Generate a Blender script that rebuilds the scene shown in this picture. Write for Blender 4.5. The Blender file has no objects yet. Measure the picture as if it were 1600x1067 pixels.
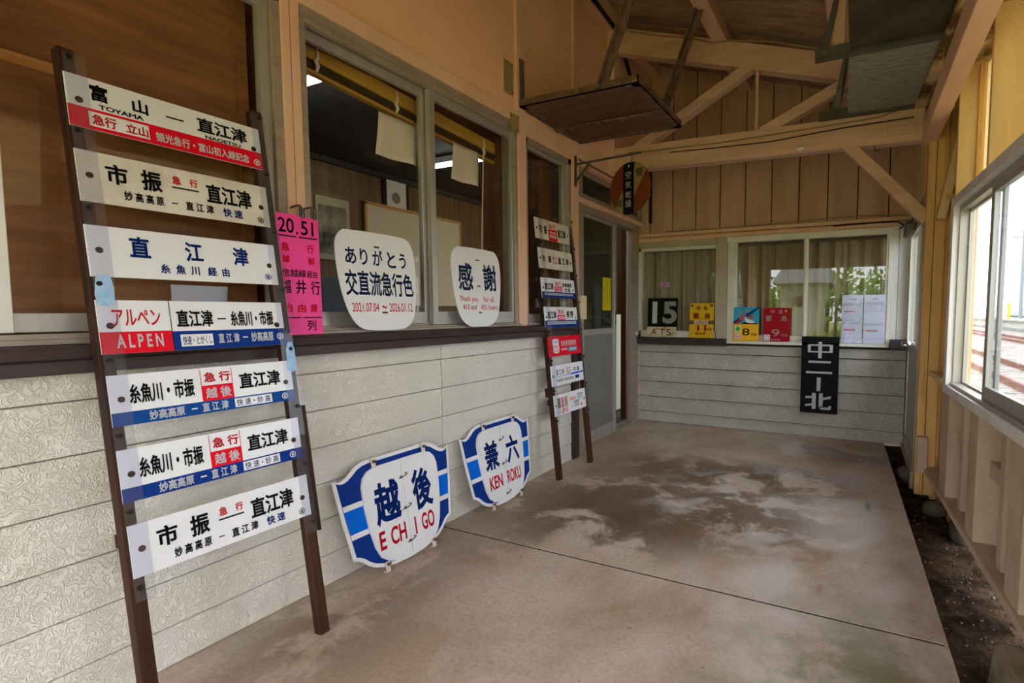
import bpy, math, random
from mathutils import Matrix, Vector
random.seed(7)
S = bpy.context.scene
COL = S.collection

# ------------------------------------------------------------------ camera
cd = bpy.data.cameras.new('camera'); cam = bpy.data.objects.new('camera', cd); COL.objects.link(cam)
RT, DN, FW = Vector((.8950, .4457, 0)), Vector((.0314, -.0629, -.9975)), Vector((-.4449, .8930, -.0703))
cam.matrix_world = Matrix(((RT[0], -DN[0], -FW[0], 1.911), (RT[1], -DN[1], -FW[1], 0), (RT[2], -DN[2], -FW[2], 1.12), (0, 0, 0, 1)))
cd.sensor_width = 36; cd.lens = 820.4 * 36 / 1600; cd.shift_x = -130 / 1600; cd.shift_y = 11.5 / 1600; cd.clip_start = .02; cd.clip_end = 400
S.camera = cam

# ------------------------------------------------------------------ sky, sun, exposure
W = bpy.data.worlds.new('sky'); S.world = W; W.use_nodes = True
bg = W.node_tree.nodes['Background']; bg.inputs[0].default_value = (.93, .95, 1, 1); bg.inputs[1].default_value = 5.5
sd = bpy.data.lights.new('sun', 'SUN'); sd.energy = 5; sd.angle = .02; sd.color = (1, .95, .87)
sun = bpy.data.objects.new('sun', sd); COL.objects.link(sun)
sun.rotation_euler = Vector((-.55, .45, .95)).to_track_quat('Z', 'Y').to_euler()
S.view_settings.view_transform = 'Standard'; S.view_settings.look = 'None'; S.view_settings.gamma = 1
S.view_settings.use_curve_mapping = False; S.view_settings.exposure = 0.32
S.cycles.use_denoising = True; S.cycles.max_bounces = 12; S.cycles.diffuse_bounces = 6; S.cycles.transparent_max_bounces = 24
S.cycles.sample_clamp_indirect = 8


# ------------------------------------------------------------------ materials
def lin(c):
    if isinstance(c, str):
        c = [int(c[i:i + 2], 16) / 255 for i in (0, 2, 4)]
        c = [x / 12.92 if x < .04045 else ((x + .055) / 1.055) ** 2.4 for x in c]
    return (*c, 1)


MATS = {}


def M(name, col, rough=.6, metal=0., col2=None, scale=6, stretch=(1, 1, 1), lo=.35, hi=.65, bump=0, bscale=60, bstretch=None, spec=.2, detail=5):
    if name in MATS: return MATS[name]
    m = bpy.data.materials.new(name); m.use_nodes = True; MATS[name] = m
    nt = m.node_tree; N = nt.nodes; L = nt.links; b = N['Principled BSDF']
    b.inputs['Roughness'].default_value = rough; b.inputs['Metallic'].default_value = metal
    b.inputs['Specular IOR Level'].default_value = spec
    b.inputs['Base Color'].default_value = lin(col)
    tc = N.new('ShaderNodeTexCoord')
    if col2 is not None:
        mp = N.new('ShaderNodeMapping'); mp.inputs['Scale'].default_value = stretch
        nz = N.new('ShaderNodeTexNoise'); nz.inputs['Scale'].default_value = scale; nz.inputs['Detail'].default_value = detail; nz.inputs['Roughness'].default_value = .62
        rp = N.new('ShaderNodeValToRGB'); rp.color_ramp.elements[0].position = lo; rp.color_ramp.elements[1].position = hi
        rp.color_ramp.elements[0].color = lin(col2); rp.color_ramp.elements[1].color = lin(col)
        L.new(tc.outputs['Object'], mp.inputs[0]); L.new(mp.outputs[0], nz.inputs['Vector']); L.new(nz.outputs[0], rp.inputs[0]); L.new(rp.outputs[0], b.inputs['Base Color'])
    if bump:
        mp2 = N.new('ShaderNodeMapping'); mp2.inputs['Scale'].default_value = bstretch or stretch
        n2 = N.new('ShaderNodeTexNoise'); n2.inputs['Scale'].default_value = bscale; n2.inputs['Detail'].default_value = 4
        bp = N.new('ShaderNodeBump'); bp.inputs['Strength'].default_value = bump; bp.inputs['Distance'].default_value = .01
        L.new(tc.outputs['Object'], mp2.inputs[0]); L.new(mp2.outputs[0], n2.inputs['Vector']); L.new(n2.outputs[0], bp.inputs['Height']); L.new(bp.outputs[0], b.inputs['Normal'])
    return m


def glass(name, tint=(1, 1, 1), haze=0., ior=1.5):
    if name in MATS: return MATS[name]
    m = bpy.data.materials.new(name); m.use_nodes = True; MATS[name] = m
    nt = m.node_tree; N = nt.nodes; L = nt.links; N.remove(N['Principled BSDF'])
    tr = N.new('ShaderNodeBsdfTransparent'); tr.inputs[0].default_value = (*tint, 1)
    gl = N.new('ShaderNodeBsdfGlossy'); gl.inputs['Roughness'].default_value = .01
    lw = N.new('ShaderNodeLayerWeight'); lw.inputs[0].default_value = .5
    pw = N.new('ShaderNodeMath'); pw.operation = 'POWER'; pw.inputs[1].default_value = 5
    fr = N.new('ShaderNodeMapRange'); f0 = ((ior - 1) / (ior + 1)) ** 2; fr.inputs[3].default_value = f0; fr.inputs[4].default_value = .9
    L.new(lw.outputs['Facing'], pw.inputs[0]); L.new(pw.outputs[0], fr.inputs[0])
    mx = N.new('ShaderNodeMixShader'); out = N['Material Output']
    src = tr
    if haze:
        df = N.new('ShaderNodeBsdfDiffuse'); df.inputs[0].default_value = (.8, .85, .88, 1)
        m2 = N.new('ShaderNodeMixShader'); m2.inputs[0].default_value = haze
        L.new(tr.outputs[0], m2.inputs[1]); L.new(df.outputs[0], m2.inputs[2]); src = m2
    L.new(fr.outputs[0], mx.inputs[0]); L.new(src.outputs[0], mx.inputs[1]); L.new(gl.outputs[0], mx.inputs[2]); L.new(mx.outputs[0], out.inputs[0])
    return m


def emit(name, col, st):
    m = bpy.data.materials.new(name); m.use_nodes = True
    b = m.node_tree.nodes['Principled BSDF']; b.inputs['Emission Color'].default_value = lin(col); b.inputs['Emission Strength'].default_value = st
    return m


def stucco(name, col, col2, strength, scale):
    m = M(name, col, .75, col2=col2, scale=3, lo=.3, hi=.7)
    nt = m.node_tree; N = nt.nodes; L = nt.links; b = N['Principled BSDF']
    tc = N.new('ShaderNodeTexCoord'); n1 = N.new('ShaderNodeTexNoise'); n1.inputs['Scale'].default_value = scale; n1.inputs['Detail'].default_value = 3; n1.inputs['Distortion'].default_value = 2.2
    mr = N.new('ShaderNodeMath'); mr.operation = 'SUBTRACT'; mr.inputs[1].default_value = .5
    ab = N.new('ShaderNodeMath'); ab.operation = 'ABSOLUTE'
    mm = N.new('ShaderNodeMath'); mm.operation = 'MINIMUM'; mm.inputs[1].default_value = .09
    bp = N.new('ShaderNodeBump'); bp.inputs['Strength'].default_value = strength; bp.inputs['Distance'].default_value = .035
    L.new(tc.outputs['Object'], n1.inputs['Vector']); L.new(n1.outputs[0], mr.inputs[0]); L.new(mr.outputs[0], ab.inputs[0]); L.new(ab.outputs[0], mm.inputs[0]); L.new(mm.outputs[0], bp.inputs['Height']); L.new(bp.outputs[0], b.inputs['Normal'])
    return m


def wood(name, c1, c2, axis, rough=.55, sc=1.0, bump=.15):
    st = [26 * sc, 26 * sc, 26 * sc]; st[axis] = 1.6 * sc
    return M(name, c1, rough, col2=c2, scale=1.0, stretch=tuple(st), lo=.38, hi=.62, bump=bump, bscale=2.2, bstretch=tuple(st))


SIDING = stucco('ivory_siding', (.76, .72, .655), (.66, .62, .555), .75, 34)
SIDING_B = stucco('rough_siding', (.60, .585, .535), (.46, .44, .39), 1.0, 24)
PLASTER = M('peach_board', (.86, .52, .335), .7, col2=(.79, .455, .275), scale=1.6, bump=.06, bscale=30)
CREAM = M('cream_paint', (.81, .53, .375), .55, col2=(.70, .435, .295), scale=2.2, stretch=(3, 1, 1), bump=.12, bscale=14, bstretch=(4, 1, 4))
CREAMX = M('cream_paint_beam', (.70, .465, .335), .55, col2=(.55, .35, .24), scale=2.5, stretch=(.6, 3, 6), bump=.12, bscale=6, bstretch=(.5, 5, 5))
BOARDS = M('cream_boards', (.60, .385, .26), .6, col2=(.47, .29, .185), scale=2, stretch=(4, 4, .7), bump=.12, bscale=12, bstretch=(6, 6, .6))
ROOFW = M('roof_boards', (.43, .285, .19), .65, col2=(.24, .15, .095), scale=2, stretch=(1, 7, 7), bump=.15, bscale=5, bstretch=(.6, 8, 8))
YELLOW = M('yellow_cream_paint', (.76, .58, .33), .5, col2=(.64, .45, .21), scale=3, stretch=(3, 3, .7), bump=.15, bscale=9, bstretch=(6, 6, .6))
POSTP = M('worn_paint_orange_glow', (.74, .47, .18), .55, col2=(.42, .24, .08), scale=4, stretch=(5, 5, .6), lo=.25, hi=.5, bump=.3, bscale=8, bstretch=(8, 8, .6))  # orange glow of reflected sunlight is put into this worn paint colour
LOWW = M('dusty_cream_paint', (.54, .42, .31), .65, col2=(.40, .30, .21), scale=3, stretch=(2, 2, .8), lo=.3, hi=.6, bump=.15, bscale=10, bstretch=(5, 5, .6))
PEEL = M('peeling_wood', (.58, .42, .20), .8, col2=(.10, .055, .02), scale=4, stretch=(2, 1, 1), lo=.42, hi=.58, bump=.9, bscale=9)
WHITEP = M('white_paint', (.80, .78, .78), .45, col2=(.68, .65, .64), scale=3, stretch=(3, 3, .6))
SILLB = M('dark_brown_paint', (.042, .026, .026), .42, col2=(.06, .04, .04), scale=6, stretch=(4, 1, 4), bump=.1)
ALU = M('aluminium', (.50, .47, .44), .42, metal=.55, col2=(.43, .40, .37), scale=5, stretch=(5, 5, .6))
ALUD = M('weathered_aluminium', (.40, .335, .28), .5, metal=.3, col2=(.33, .27, .22), scale=5, stretch=(5, 1, 5))
ALUW = M('pale_aluminium', (.70, .68, .62), .4, metal=.2, col2=(.62, .60, .54), scale=5)
PLY = M('plywood', (.34, .14, .055), .55, col2=(.19, .075, .030), scale=3, stretch=(8, .8, 9), lo=.3, hi=.7, bump=.1, bscale=14, bstretch=(8, .8, 9))
BATTEN = wood('orange_batten', (.66, .32, .10), (.50, .22, .06), 1)
RACK = wood('dark_stained_wood', (.058, .022, .011), (.026, .010, .006), 2, .55)
REDWD = wood('red_brown_wood', (.16, .055, .02), (.09, .03, .012), 2)
PANEL = M('wood_panelling', (.21, .118, .048), .5, col2=(.12, .066, .027), scale=2, stretch=(12, 12, .5))
DARKC = M('dark_ceiling', (.055, .052, .048), .8, col2=(.04, .038, .035), scale=20)
RUST = M('rusty_steel', (.10, .045, .022), .75, metal=.2, col2=(.20, .13, .10), scale=22, lo=.4, hi=.66, bump=.5, bscale=80)
SHELFW = M('brown_shelf_board', (.105, .040, .017), .65, col2=(.155, .072, .034), scale=3, stretch=(1, 6, 1), lo=.42, hi=.7, bump=.15)
GALV = M('galvanised_sheet', (.19, .195, .155), .6, metal=.1, col2=(.35, .355, .285), scale=9, stretch=(1.5, 5, 1), lo=.35, hi=.65)
GALVD = M('grimy_sheet', (.095, .08, .05), .6, metal=.3, col2=(.045, .038, .026), scale=4, lo=.35, hi=.65)
STEEL = M('dull_steel', (.14, .135, .115), .5, metal=.5, col2=(.09, .085, .07), scale=9)
CHROME = M('chrome', (.62, .62, .60), .22, metal=1)
BLACKM = M('black_metal', (.012, .012, .012), .45)
CABLE = M('grey_cable', (.30, .22, .14), .55)
CABLEB = M('black_cable', (.012, .010, .009), .5)
CURT = M('beige_curtain', (.36, .29, .19), .85, col2=(.30, .24, .15), scale=4, stretch=(3, 3, .5))
WHITE = M('white_enamel', (.80, .81, .85), .3, col2=(.73, .74, .78), scale=3)
WHITEW = M('weathered_white_enamel', (.70, .66, .59), .4, col2=(.58, .52, .43), scale=7, lo=.35, hi=.6)
CREAMPL = M('ivory_plastic', (.66, .56, .36), .4)
RED = M('signal_red', (.70, .006, .022), .55, spec=.08)
REDP = M('paint_red', (.72, .008, .03), .55, spec=.08)
BLUE = M('navy_blue', (.004, .032, .225), .55, spec=.08)
BLUE2 = M('mid_blue', (.006, .06, .26), .55, spec=.08)
BLUEL = M('bright_blue', (.0, .13, .68), .55, spec=.08)
NAVY = M('navy_lettering', (.008, .028, .115), .55, spec=.08)
BLK = M('black_lettering', (.008, .008, .009), .55, spec=.08)
PINK = M('pink_enamel', (.88, .045, .30), .4, col2=(.82, .05, .30), scale=4)
PINKRED = M('crimson_lettering', (.78, .0, .02), .5, spec=.08)
GREENBK = M('green_black_enamel', (.005, .008, .007), .55, spec=.08)
GREYL = M('pale_grey_lettering', (.46, .47, .49), .45)
CREAML = M('cream_lettering', (.50, .50, .40), .45)
YELSIGN = M('yellow_enamel', (.70, .42, .01), .4, col2=(.50, .27, .01), scale=9, lo=.3, hi=.45)
YELB = M('bright_yellow', (.85, .48, .01), .35)
DRED = M('dark_red_enamel', (.36, .008, .016), .55, spec=.08)
SKYB = M('sky_blue_enamel', (.02, .36, .55), .35)
PAPER = M('paper', (.74, .75, .84), .6)
PAPERW = M('warm_paper', (.80, .70, .61), .7, col2=(.74, .63, .54), scale=8)
GREYINK = M('grey_ink', (.30, .30, .42), .6)
RUSTYW = M('rust_stained_white', (.62, .54, .36), .5, col2=(.34, .14, .03), scale=14, lo=.36, hi=.5)
ACRYL = glass('clear_acrylic', (.93, .93, .96), .025, 1.25)
FILM = M('blue_film', (.20, .42, .72), .3, col2=(.45, .62, .82), scale=18)
PANE = glass('window_glass', (.97, .98, .975), 0, 1.36)
PANED = glass('dusty_glass', (.88, .93, .96), .05, 1.3)
PANEB = glass('reflecting_glass', (.93, .95, .94), 0, 1.62)
PANEG = glass('green_reflection_glass', (.35, .42, .36), .02)  # tint stands in for the dark green reflection in the door glass
STONE = M('stone', (.13, .108, .075), .9, col2=(.06, .055, .035), scale=9, bump=.6, bscale=20)
GROUND = M('dark_soil', (.075, .050, .032), .95, col2=(.022, .015, .010), scale=7, lo=.4, hi=.62, bump=1, bscale=45, spec=0., detail=9)
BALLAST = M('ballast', (.36, .29, .25), .95, col2=(.14, .10, .085), scale=5.5, lo=.38, hi=.6, bump=1, bscale=9, detail=8)
RAILM = M('rusty_rail', (.23, .085, .040), .55, col2=(.16, .055, .03), scale=3)
SLEEP = M('sleeper_concrete', (.28, .25, .22), .9)
PLATF = M('platform_concrete', (.42, .39, .33), .9, col2=(.28, .26, .22), scale=1.5, stretch=(1, 1, 4))
PLATD = M('platform_base', (.12, .12, .11), .9, col2=(.25, .25, .23), scale=3)
TILE = M('grey_roof_tiles', (.23, .23, .22), .6, col2=(.17, .17, .165), scale=8)
POLE = M('pole_grey', (.27, .27, .28), .6)
GRASS = M('grass', (.22, .34, .04), .9, col2=(.44, .38, .13), scale=1.2, bump=.6, bscale=20)
LEAF = M('leaves', (.13, .26, .02), .8, col2=(.24, .34, .045), scale=3)
HOUSEW = M('house_render', (.38, .37, .29), .8)
TUBE = emit('tube_glow', (1, 1, .96), 22)


# ------------------------------------------------------------------ mesh helpers
class MB:
    def __init__(s): s.v = []; s.f = []; s.m = []; s.s = []

    def add(s, vs, fs, mi=0, sm=False):
        o = len(s.v); s.v += [tuple(p) for p in vs]
        for f in fs: s.f.append(tuple(i + o for i in f)); s.m.append(mi); s.s.append(sm)

    def hexa(s, p, mi=0): s.add(p, [(0, 3, 2, 1), (4, 5, 6, 7), (0, 1, 5, 4), (1, 2, 6, 5), (2, 3, 7, 6), (3, 0, 4, 7)], mi); return s

    def box(s, x0, x1, y0, y1, z0, z1, mi=0):
        return s.hexa([(x0, y0, z0), (x1, y0, z0), (x1, y1, z0), (x0, y1, z0), (x0, y0, z1), (x1, y0, z1), (x1, y1, z1), (x0, y1, z1)], mi)

    def rw(s, t0, t1, d0, d1, z0, z1, mi=0):  # box on the slightly splayed right wall: t along it, d outward
        P = lambda t, d, z: (2.552 - .043 * t + d, t, z)
        return s.hexa([P(t0, d0, z0), P(t0, d1, z0), P(t1, d1, z0), P(t1, d0, z0), P(t0, d0, z1), P(t0, d1, z1), P(t1, d1, z1), P(t1, d0, z1)][::1], mi)

    def prism(s, pts, y0, y1, mi=0, mside=None):  # outline in (x,z), extruded along y
        n = len(pts)
        s.add([(p[0], y0, p[1]) for p in pts], [tuple(range(n))], mi)
        s.add([(p[0], y1, p[1]) for p in pts], [tuple(range(n - 1, -1, -1))], mi)
        k = mi if mside is None else mside
        s.add([(p[0], y0, p[1]) for p in pts] + [(p[0], y1, p[1]) for p in pts], [(i, i + n, (i + 1) % n + n, (i + 1) % n) for i in range(n)], k)
        return s

    def beam(s, a, b, w, h, up=(0, 0, 1), mi=0):
        a, b = Vector(a), Vector(b); d = (b - a).normalized(); u = Vector(up); r = d.cross(u).normalized(); u = r.cross(d)
        P = [q + r * i * w / 2 + u * j * h / 2 for q in (a, b) for i, j in ((-1, -1), (1, -1), (1, 1), (-1, 1))]
        return s.hexa(P, mi)

    def tube(s, path, r, n=8, mi=0, cap=True):
        path = [Vector(p) for p in path]; rings = []
        ref = None
        for i, p in enumerate(path):
            d = (path[min(i + 1, len(path) - 1)] - path[max(i - 1, 0)]).normalized()
            if ref is None: ref = Vector((0, 0, 1)) if abs(d.z) < .9 else Vector((1, 0, 0))
            a = d.cross(ref).normalized(); b = d.cross(a); ref = -b if b.dot(ref) < 0 else b
            rr = r[i] if isinstance(r, (list, tuple)) else r
            rings.append([p + a * rr * math.cos(2 * math.pi * k / n) + b * rr * math.sin(2 * math.pi * k / n) for k in range(n)])
        vs = [q for R in rings for q in R]
        s.add(vs, [(i * n + k, i * n + (k + 1) % n, (i + 1) * n + (k + 1) % n, (i + 1) * n + k) for i in range(len(path) - 1) for k in range(n)], mi, True)
        if cap: s.add(rings[0], [tuple(range(n))], mi); s.add(rings[-1], [tuple(range(n - 1, -1, -1))], mi)
        return s

    def disc(s, cx, cz, r, y0, y1, n=20, mi=0, sx=1.):  # short cylinder along y
        return s.prism([(cx + r * sx * math.cos(2 * math.pi * k / n), cz + r * math.sin(2 * math.pi * k / n)) for k in range(n)], y0, y1, mi)

    def rect(s, x0, x1, z0, z1, y, mi=0):
        s.add([(x0, y, z0), (x1, y, z0), (x1, y, z1), (x0, y, z1)], [(0, 1, 2, 3)], mi); return s

    def ring(s, cx, cz, r0, r1, y, n=24, mi=0, sx=1.):
        a = [2 * math.pi * k / n for k in range(n)]
        s.add([(cx + r * sx * math.cos(t), y, cz + r * math.sin(t)) for r in (r0, r1) for t in a], [(k, (k + 1) % n, (k + 1) % n + n, k + n) for k in range(n)], mi); return s

    def poly(s, pts, y, mi=0):
        s.add([(p[0], y, p[1]) for p in pts], [tuple(range(len(pts)))], mi); return s

    def blob(s, c, r, seed=0, nu=10, nv=7, jit=.18, mi=0):
        R = random.Random(seed); vs = []; fs = []
        for j in range(nv + 1):
            for i in range(nu):
                t = math.pi * j / nv; p = 2 * math.pi * i / nu; k = 1 + R.uniform(-jit, jit) * math.sin(t)
                vs.append((c[0] + r[0] * k * math.sin(t) * math.cos(p), c[1] + r[1] * k * math.sin(t) * math.sin(p), c[2] + r[2] * k * math.cos(t)))
        for j in range(nv):
            for i in range(nu): fs.append((j * nu + i, (j + 1) * nu + i, (j + 1) * nu + (i + 1) % nu, j * nu + (i + 1) % nu))
        s.add(vs, fs, mi, True); return s


def obj(name, mb, mats, parent=None, bevel=0):
    me = bpy.data.meshes.new(name); me.from_pydata(mb.v, [], mb.f)
    for m in (mats if isinstance(mats, (list, tuple)) else [mats]): me.materials.append(m)
    me.polygons.foreach_set('material_index', mb.m); me.polygons.foreach_set('use_smooth', mb.s); me.update()
    o = bpy.data.objects.new(name, me); COL.objects.link(o)
    if parent is not None: o.parent = parent
    if bevel:
        b = o.modifiers.new('bevel', 'BEVEL'); b.width = bevel; b.segments = 2; b.limit_method = 'ANGLE'
    return o


def tag(o, label=None, cat=None, group=None, kind=None):
    if label: o['label'] = label
    if cat: o['category'] = cat
    if group: o['group'] = group
    if kind: o['kind'] = kind
    return o


def thing(name, label, cat, loc=(0, 0, 0), group=None):
    o = bpy.data.objects.new(name, None); COL.objects.link(o); o.location = loc; o.empty_display_size = .1
    return tag(o, label, cat, group)


def face_root(name, label, cat, O, U, Wv, group=None):  # local x = U, z = Wv, -y faces the viewer
    o = thing(name, label, cat, (0, 0, 0), group)
    U = Vector(U).normalized(); Wv = Vector(Wv); Wv = (Wv - U * Wv.dot(U)).normalized(); Y = Wv.cross(U)
    o.matrix_world = Matrix(((U[0], Y[0], Wv[0], O[0]), (U[1], Y[1], Wv[1], O[1]), (U[2], Y[2], Wv[2], O[2]), (0, 0, 0, 1)))
    return o


def structure(name, mb, mats, parent=None, bevel=0, label=None):
    o = obj(name, mb, mats, parent, bevel)
    if parent is None: o['kind'] = 'structure'
    if label: o['label'] = label
    return o


_fc = bpy.data.curves.new('lettering_source', 'FONT'); _fo = bpy.data.objects.new('lettering_source', _fc); COL.objects.link(_fo)


def text_into(mb, t, x0, x1, z0, z1, y, bold=.03, mi=0):
    _fc.body = t; _fc.offset = min(bold, 0); _fc.bevel_depth = max(bold, 0); _fc.bevel_resolution = 0
    me = _fo.to_mesh(); vs = [v.co.copy() for v in me.vertices]; fs = [tuple(p.vertices) for p in me.polygons]; _fo.to_mesh_clear()
    if not vs: return
    a, b = min(v.x for v in vs), max(v.x for v in vs); c, d = min(v.y for v in vs), max(v.y for v in vs)
    sx = (x1 - x0) / max(b - a, 1e-6); sz = (z1 - z0) / max(d - c, 1e-6)
    mb.add([(x0 + (v.x - a) * sx, y, z0 + (v.y - c) * sz) for v in vs], fs, mi)


def letters(parent, mat, items, R, y=-.0012, bold=.03, name='lettering', label=None):
    """items: (text or shape, u0, v0, u1, v1) as fractions of rectangle R = (x0, x1, ztop, zbot)"""
    x = lambda u: R[0] + (R[1] - R[0]) * u; z = lambda v: R[2] + (R[3] - R[2]) * v
    mb = MB(); out = []; rows = [it for it in items if it[0] == '=']; many = len(rows) > 6
    for k, it in enumerate(items):
        t, u0, v0, u1, v1 = it[:5]
        if t == '#': mb.rect(x(u0), x(u1), z(v1), z(v0), y)
        elif t == 'o': mb.disc((x(u0) + x(u1)) / 2, (z(v0) + z(v1)) / 2, abs(z(v0) - z(v1)) / 2, y, y + .0004, 20)
        elif t == '()':
            r = abs(z(v0) - z(v1)) / 2; mb.ring((x(u0) + x(u1)) / 2, (z(v0) + z(v1)) / 2, r * .78, r, y)
        elif t == '=':  # rows of lettering too small to read
            n = it[5]; rr = random.Random(len(items) * 7 + n)
            for k in range(n):
                a = u0 + (u1 - u0) * (k + .1) / n; b = u0 + (u1 - u0) * (k + .85) / n; h = (v1 - v0)
                for j in range(3): mb.rect(x(a), x(b), z(v0 + h * (j + .75) / 3), z(v0 + h * (j + .25) / 3), y)
                c = a + (b - a) * rr.uniform(.2, .6); mb.rect(x(c), x(c + (b - a) * .22), z(v1), z(v0), y - .0001)
        else: text_into(mb, t, x(u0), x(u1), z(v1), z(v0), y, bold)
        if many or t == '()': continue
        out.append(obj('dash' if t == '#' and name == 'lettering' else name, mb, mat, parent)); mb = MB()
    if mb.v: out.append(obj(name, mb, mat, parent))
    if label: out[0]['label'] = label
    return out[0]


# ================================================================== SETTING
# floor slab with a saw joint
mb = MB()
for a, b in ((-1.6, 2.035), (2.045, 5.06)):
    xa = lambda y: 2.27 - .024 * y
    mb.hexa([(-.22, a, -.14), (xa(a), a, -.14), (xa(b), b, -.14), (-.22, b, -.14), (-.22, a, 0), (xa(a), a, 0), (xa(b), b, 0), (-.22, b, 0)])
FLOOR = bpy.data.materials.new('stained_concrete'); FLOOR.use_nodes = True
nt = FLOOR.node_tree; N = nt.nodes; L = nt.links; bs = N['Principled BSDF']


def node(t, **k):
    n = N.new(t)
    for a, b in k.items(): setattr(n, a, b)
    return n


tc = node('ShaderNodeTexCoord')


def fnoise(scale, detail, st=(1, 1, 1), loc=(0, 0, 0), dist=0.):
    mp = node('ShaderNodeMapping'); mp.inputs['Scale'].default_value = st; mp.inputs['Location'].default_value = loc
    n = node('ShaderNodeTexNoise'); n.inputs['Scale'].default_value = scale; n.inputs['Detail'].default_value = detail; n.inputs['Roughness'].default_value = .65; n.inputs['Distortion'].default_value = dist
    L.new(tc.outputs['Object'], mp.inputs[0]); L.new(mp.outputs[0], n.inputs['Vector']); return n.outputs[0]


def ramp(src, p0, p1, v0=0., v1=1.):
    r = node('ShaderNodeMapRange'); r.inputs[1].default_value = p0; r.inputs[2].default_value = p1; r.inputs[3].default_value = v0; r.inputs[4].default_value = v1
    L.new(src, r.inputs[0]); return r.outputs[0]


def mul(a, b):
    m = node('ShaderNodeMath', operation='MULTIPLY'); L.new(a, m.inputs[0])
    if isinstance(b, float): m.inputs[1].default_value = b
    else: L.new(b, m.inputs[1])
    return m.outputs[0]


def mixc(f, a, b):
    m = node('ShaderNodeMix', data_type='RGBA'); L.new(f, m.inputs[0])
    for i, c in ((6, a), (7, b)):
        if isinstance(c, tuple): m.inputs[i].default_value = (*c, 1)
        else: L.new(c, m.inputs[i])
    return m.outputs[2]


def patch(cx, cy, rx, ry):  # soft elliptical floor area for stains and the painted sky sheen at right
    mp = node('ShaderNodeMapping'); mp.inputs['Location'].default_value = (-cx / rx, -cy / ry, 0); mp.inputs['Scale'].default_value = (1 / rx, 1 / ry, 0)
    g = node('ShaderNodeVectorMath', operation='LENGTH'); L.new(tc.outputs['Object'], mp.inputs[0]); L.new(mp.outputs[0], g.inputs[0])
    return ramp(g.outputs['Value'], .35, 1.15, 1., 0.)


base = mixc(ramp(fnoise(1.5, 9, (1.2, .9, 1), (0, 0, 0), .3), .40, .60), (.45, .325, .235), (.64, .53, .44))
base = mixc(mul(ramp(fnoise(60, 4), .35, .7), .40), base, (.19, .145, .10))
base = mixc(mul(patch(2.0, 2.6, .75, 2.2), ramp(fnoise(2.4, 9, (1.2, .8, 1), (4, 7, 0), .3), .40, .58)), base, (.66, .60, .56))  # paler zone along the right paints the sky's reflection into the concrete
st = fnoise(2.3, 10, (1.0, .9, 1), (3, 1, 0), .5)
for cx, cy, rx, ry, s in ((.70, 2.75, .75, .75, 1.), (.95, 3.55, .9, .5, .9), (1.42, 2.85, .50, .5, .9), (.25, 2.2, .35, .9, .5), (1.5, 3.6, .6, .4, .8), (.25, 1.2, .35, .5, .6), (1.75, 4.5, .6, .4, .6), (.80, 2.45, .5, .4, .8)):
    base = mixc(mul(mul(patch(cx, cy, rx, ry), ramp(st, .43, .50)), .85 * s), base, (.115, .068, .036))
base = mixc(mul(mul(patch(1.55, 3.15, .8, .8), ramp(fnoise(3.0, 9, (1, 1, 1), (9, 2, 0), .4), .50, .58)), .8), base, (.62, .58, .55))
base = mixc(mul(mul(patch(1.95, 1.55, .50, .70), ramp(fnoise(3.2, 9, (1, 1, 1), (5, 5, 0)), .42, .58)), .75), base, (.15, .16, .05))
base = mixc(mul(mul(patch(2.0, 3.35, .018, .10), ramp(st, .2, .5)), .8), base, (.06, .30, .20))
base = mixc(mul(mul(patch(1.78, 4.3, .16, .05), ramp(st, .2, .5)), .6), base, (.50, .22, .05))
base = mixc(ramp(fnoise(34, 3, (1, 1, 1), (1, 7, 0)), .70, .74), base, (.05, .04, .03))
L.new(base, bs.inputs['Base Color'])
L.new(ramp(fnoise(2.2, 5), .3, .7, .42, .72), bs.inputs['Roughness'])
bp = node('ShaderNodeBump'); bp.inputs['Strength'].default_value = .25; bp.inputs['Distance'].default_value = .006
L.new(fnoise(55, 5), bp.inputs['Height']); L.new(bp.outputs[0], bs.inputs['Normal'])
structure('floor', mb, FLOOR, bevel=.002)
structure('trim_floor_joint', MB().box(-.2, 2.21, 2.0352, 2.0448, -.1, -.0015), M('dark_joint', (.05, .038, .028), .95, spec=0.))

# ground in the ditch, sloping down to the tracks
mb = MB(); nx, ny = 26, 70; rr = random.Random(3)
hz = lambda x: -.13 if x < 3.0 else (-.13 - (x - 3) * .34 if x < 3.8 else -.42)
gx = [2.05 + .11 * i for i in range(nx)]; gy = [-2.5 + .13 * j for j in range(ny)]
mb.add([(x, y, hz(x) + rr.uniform(-.015, .015)) for y in gy for x in gx], [(j * nx + i, j * nx + i + 1, (j + 1) * nx + i + 1, (j + 1) * nx + i) for j in range(ny - 1) for i in range(nx - 1)], 0, True)
structure('ground_ditch', mb, GROUND)
mb = MB(); mb.box(3.75, 16, -30, 130, -1.2, -.44); structure('ground_trackbed', mb, BALLAST)
mb = MB(); mb.box(-30, 3.75, 6.6, 130, -1.2, -.45); mb.box(-40, 16, -60, -1.62, -1.2, -.16); mb.box(16, 120, -60, 160, -1.2, -.46); structure('ground_field', mb, GRASS)
mb = MB(); mb.box(-3.4, 2.05, -1.6, 8.2, -.6, -.15); structure('ground_foundation', mb, STONE)

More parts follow.
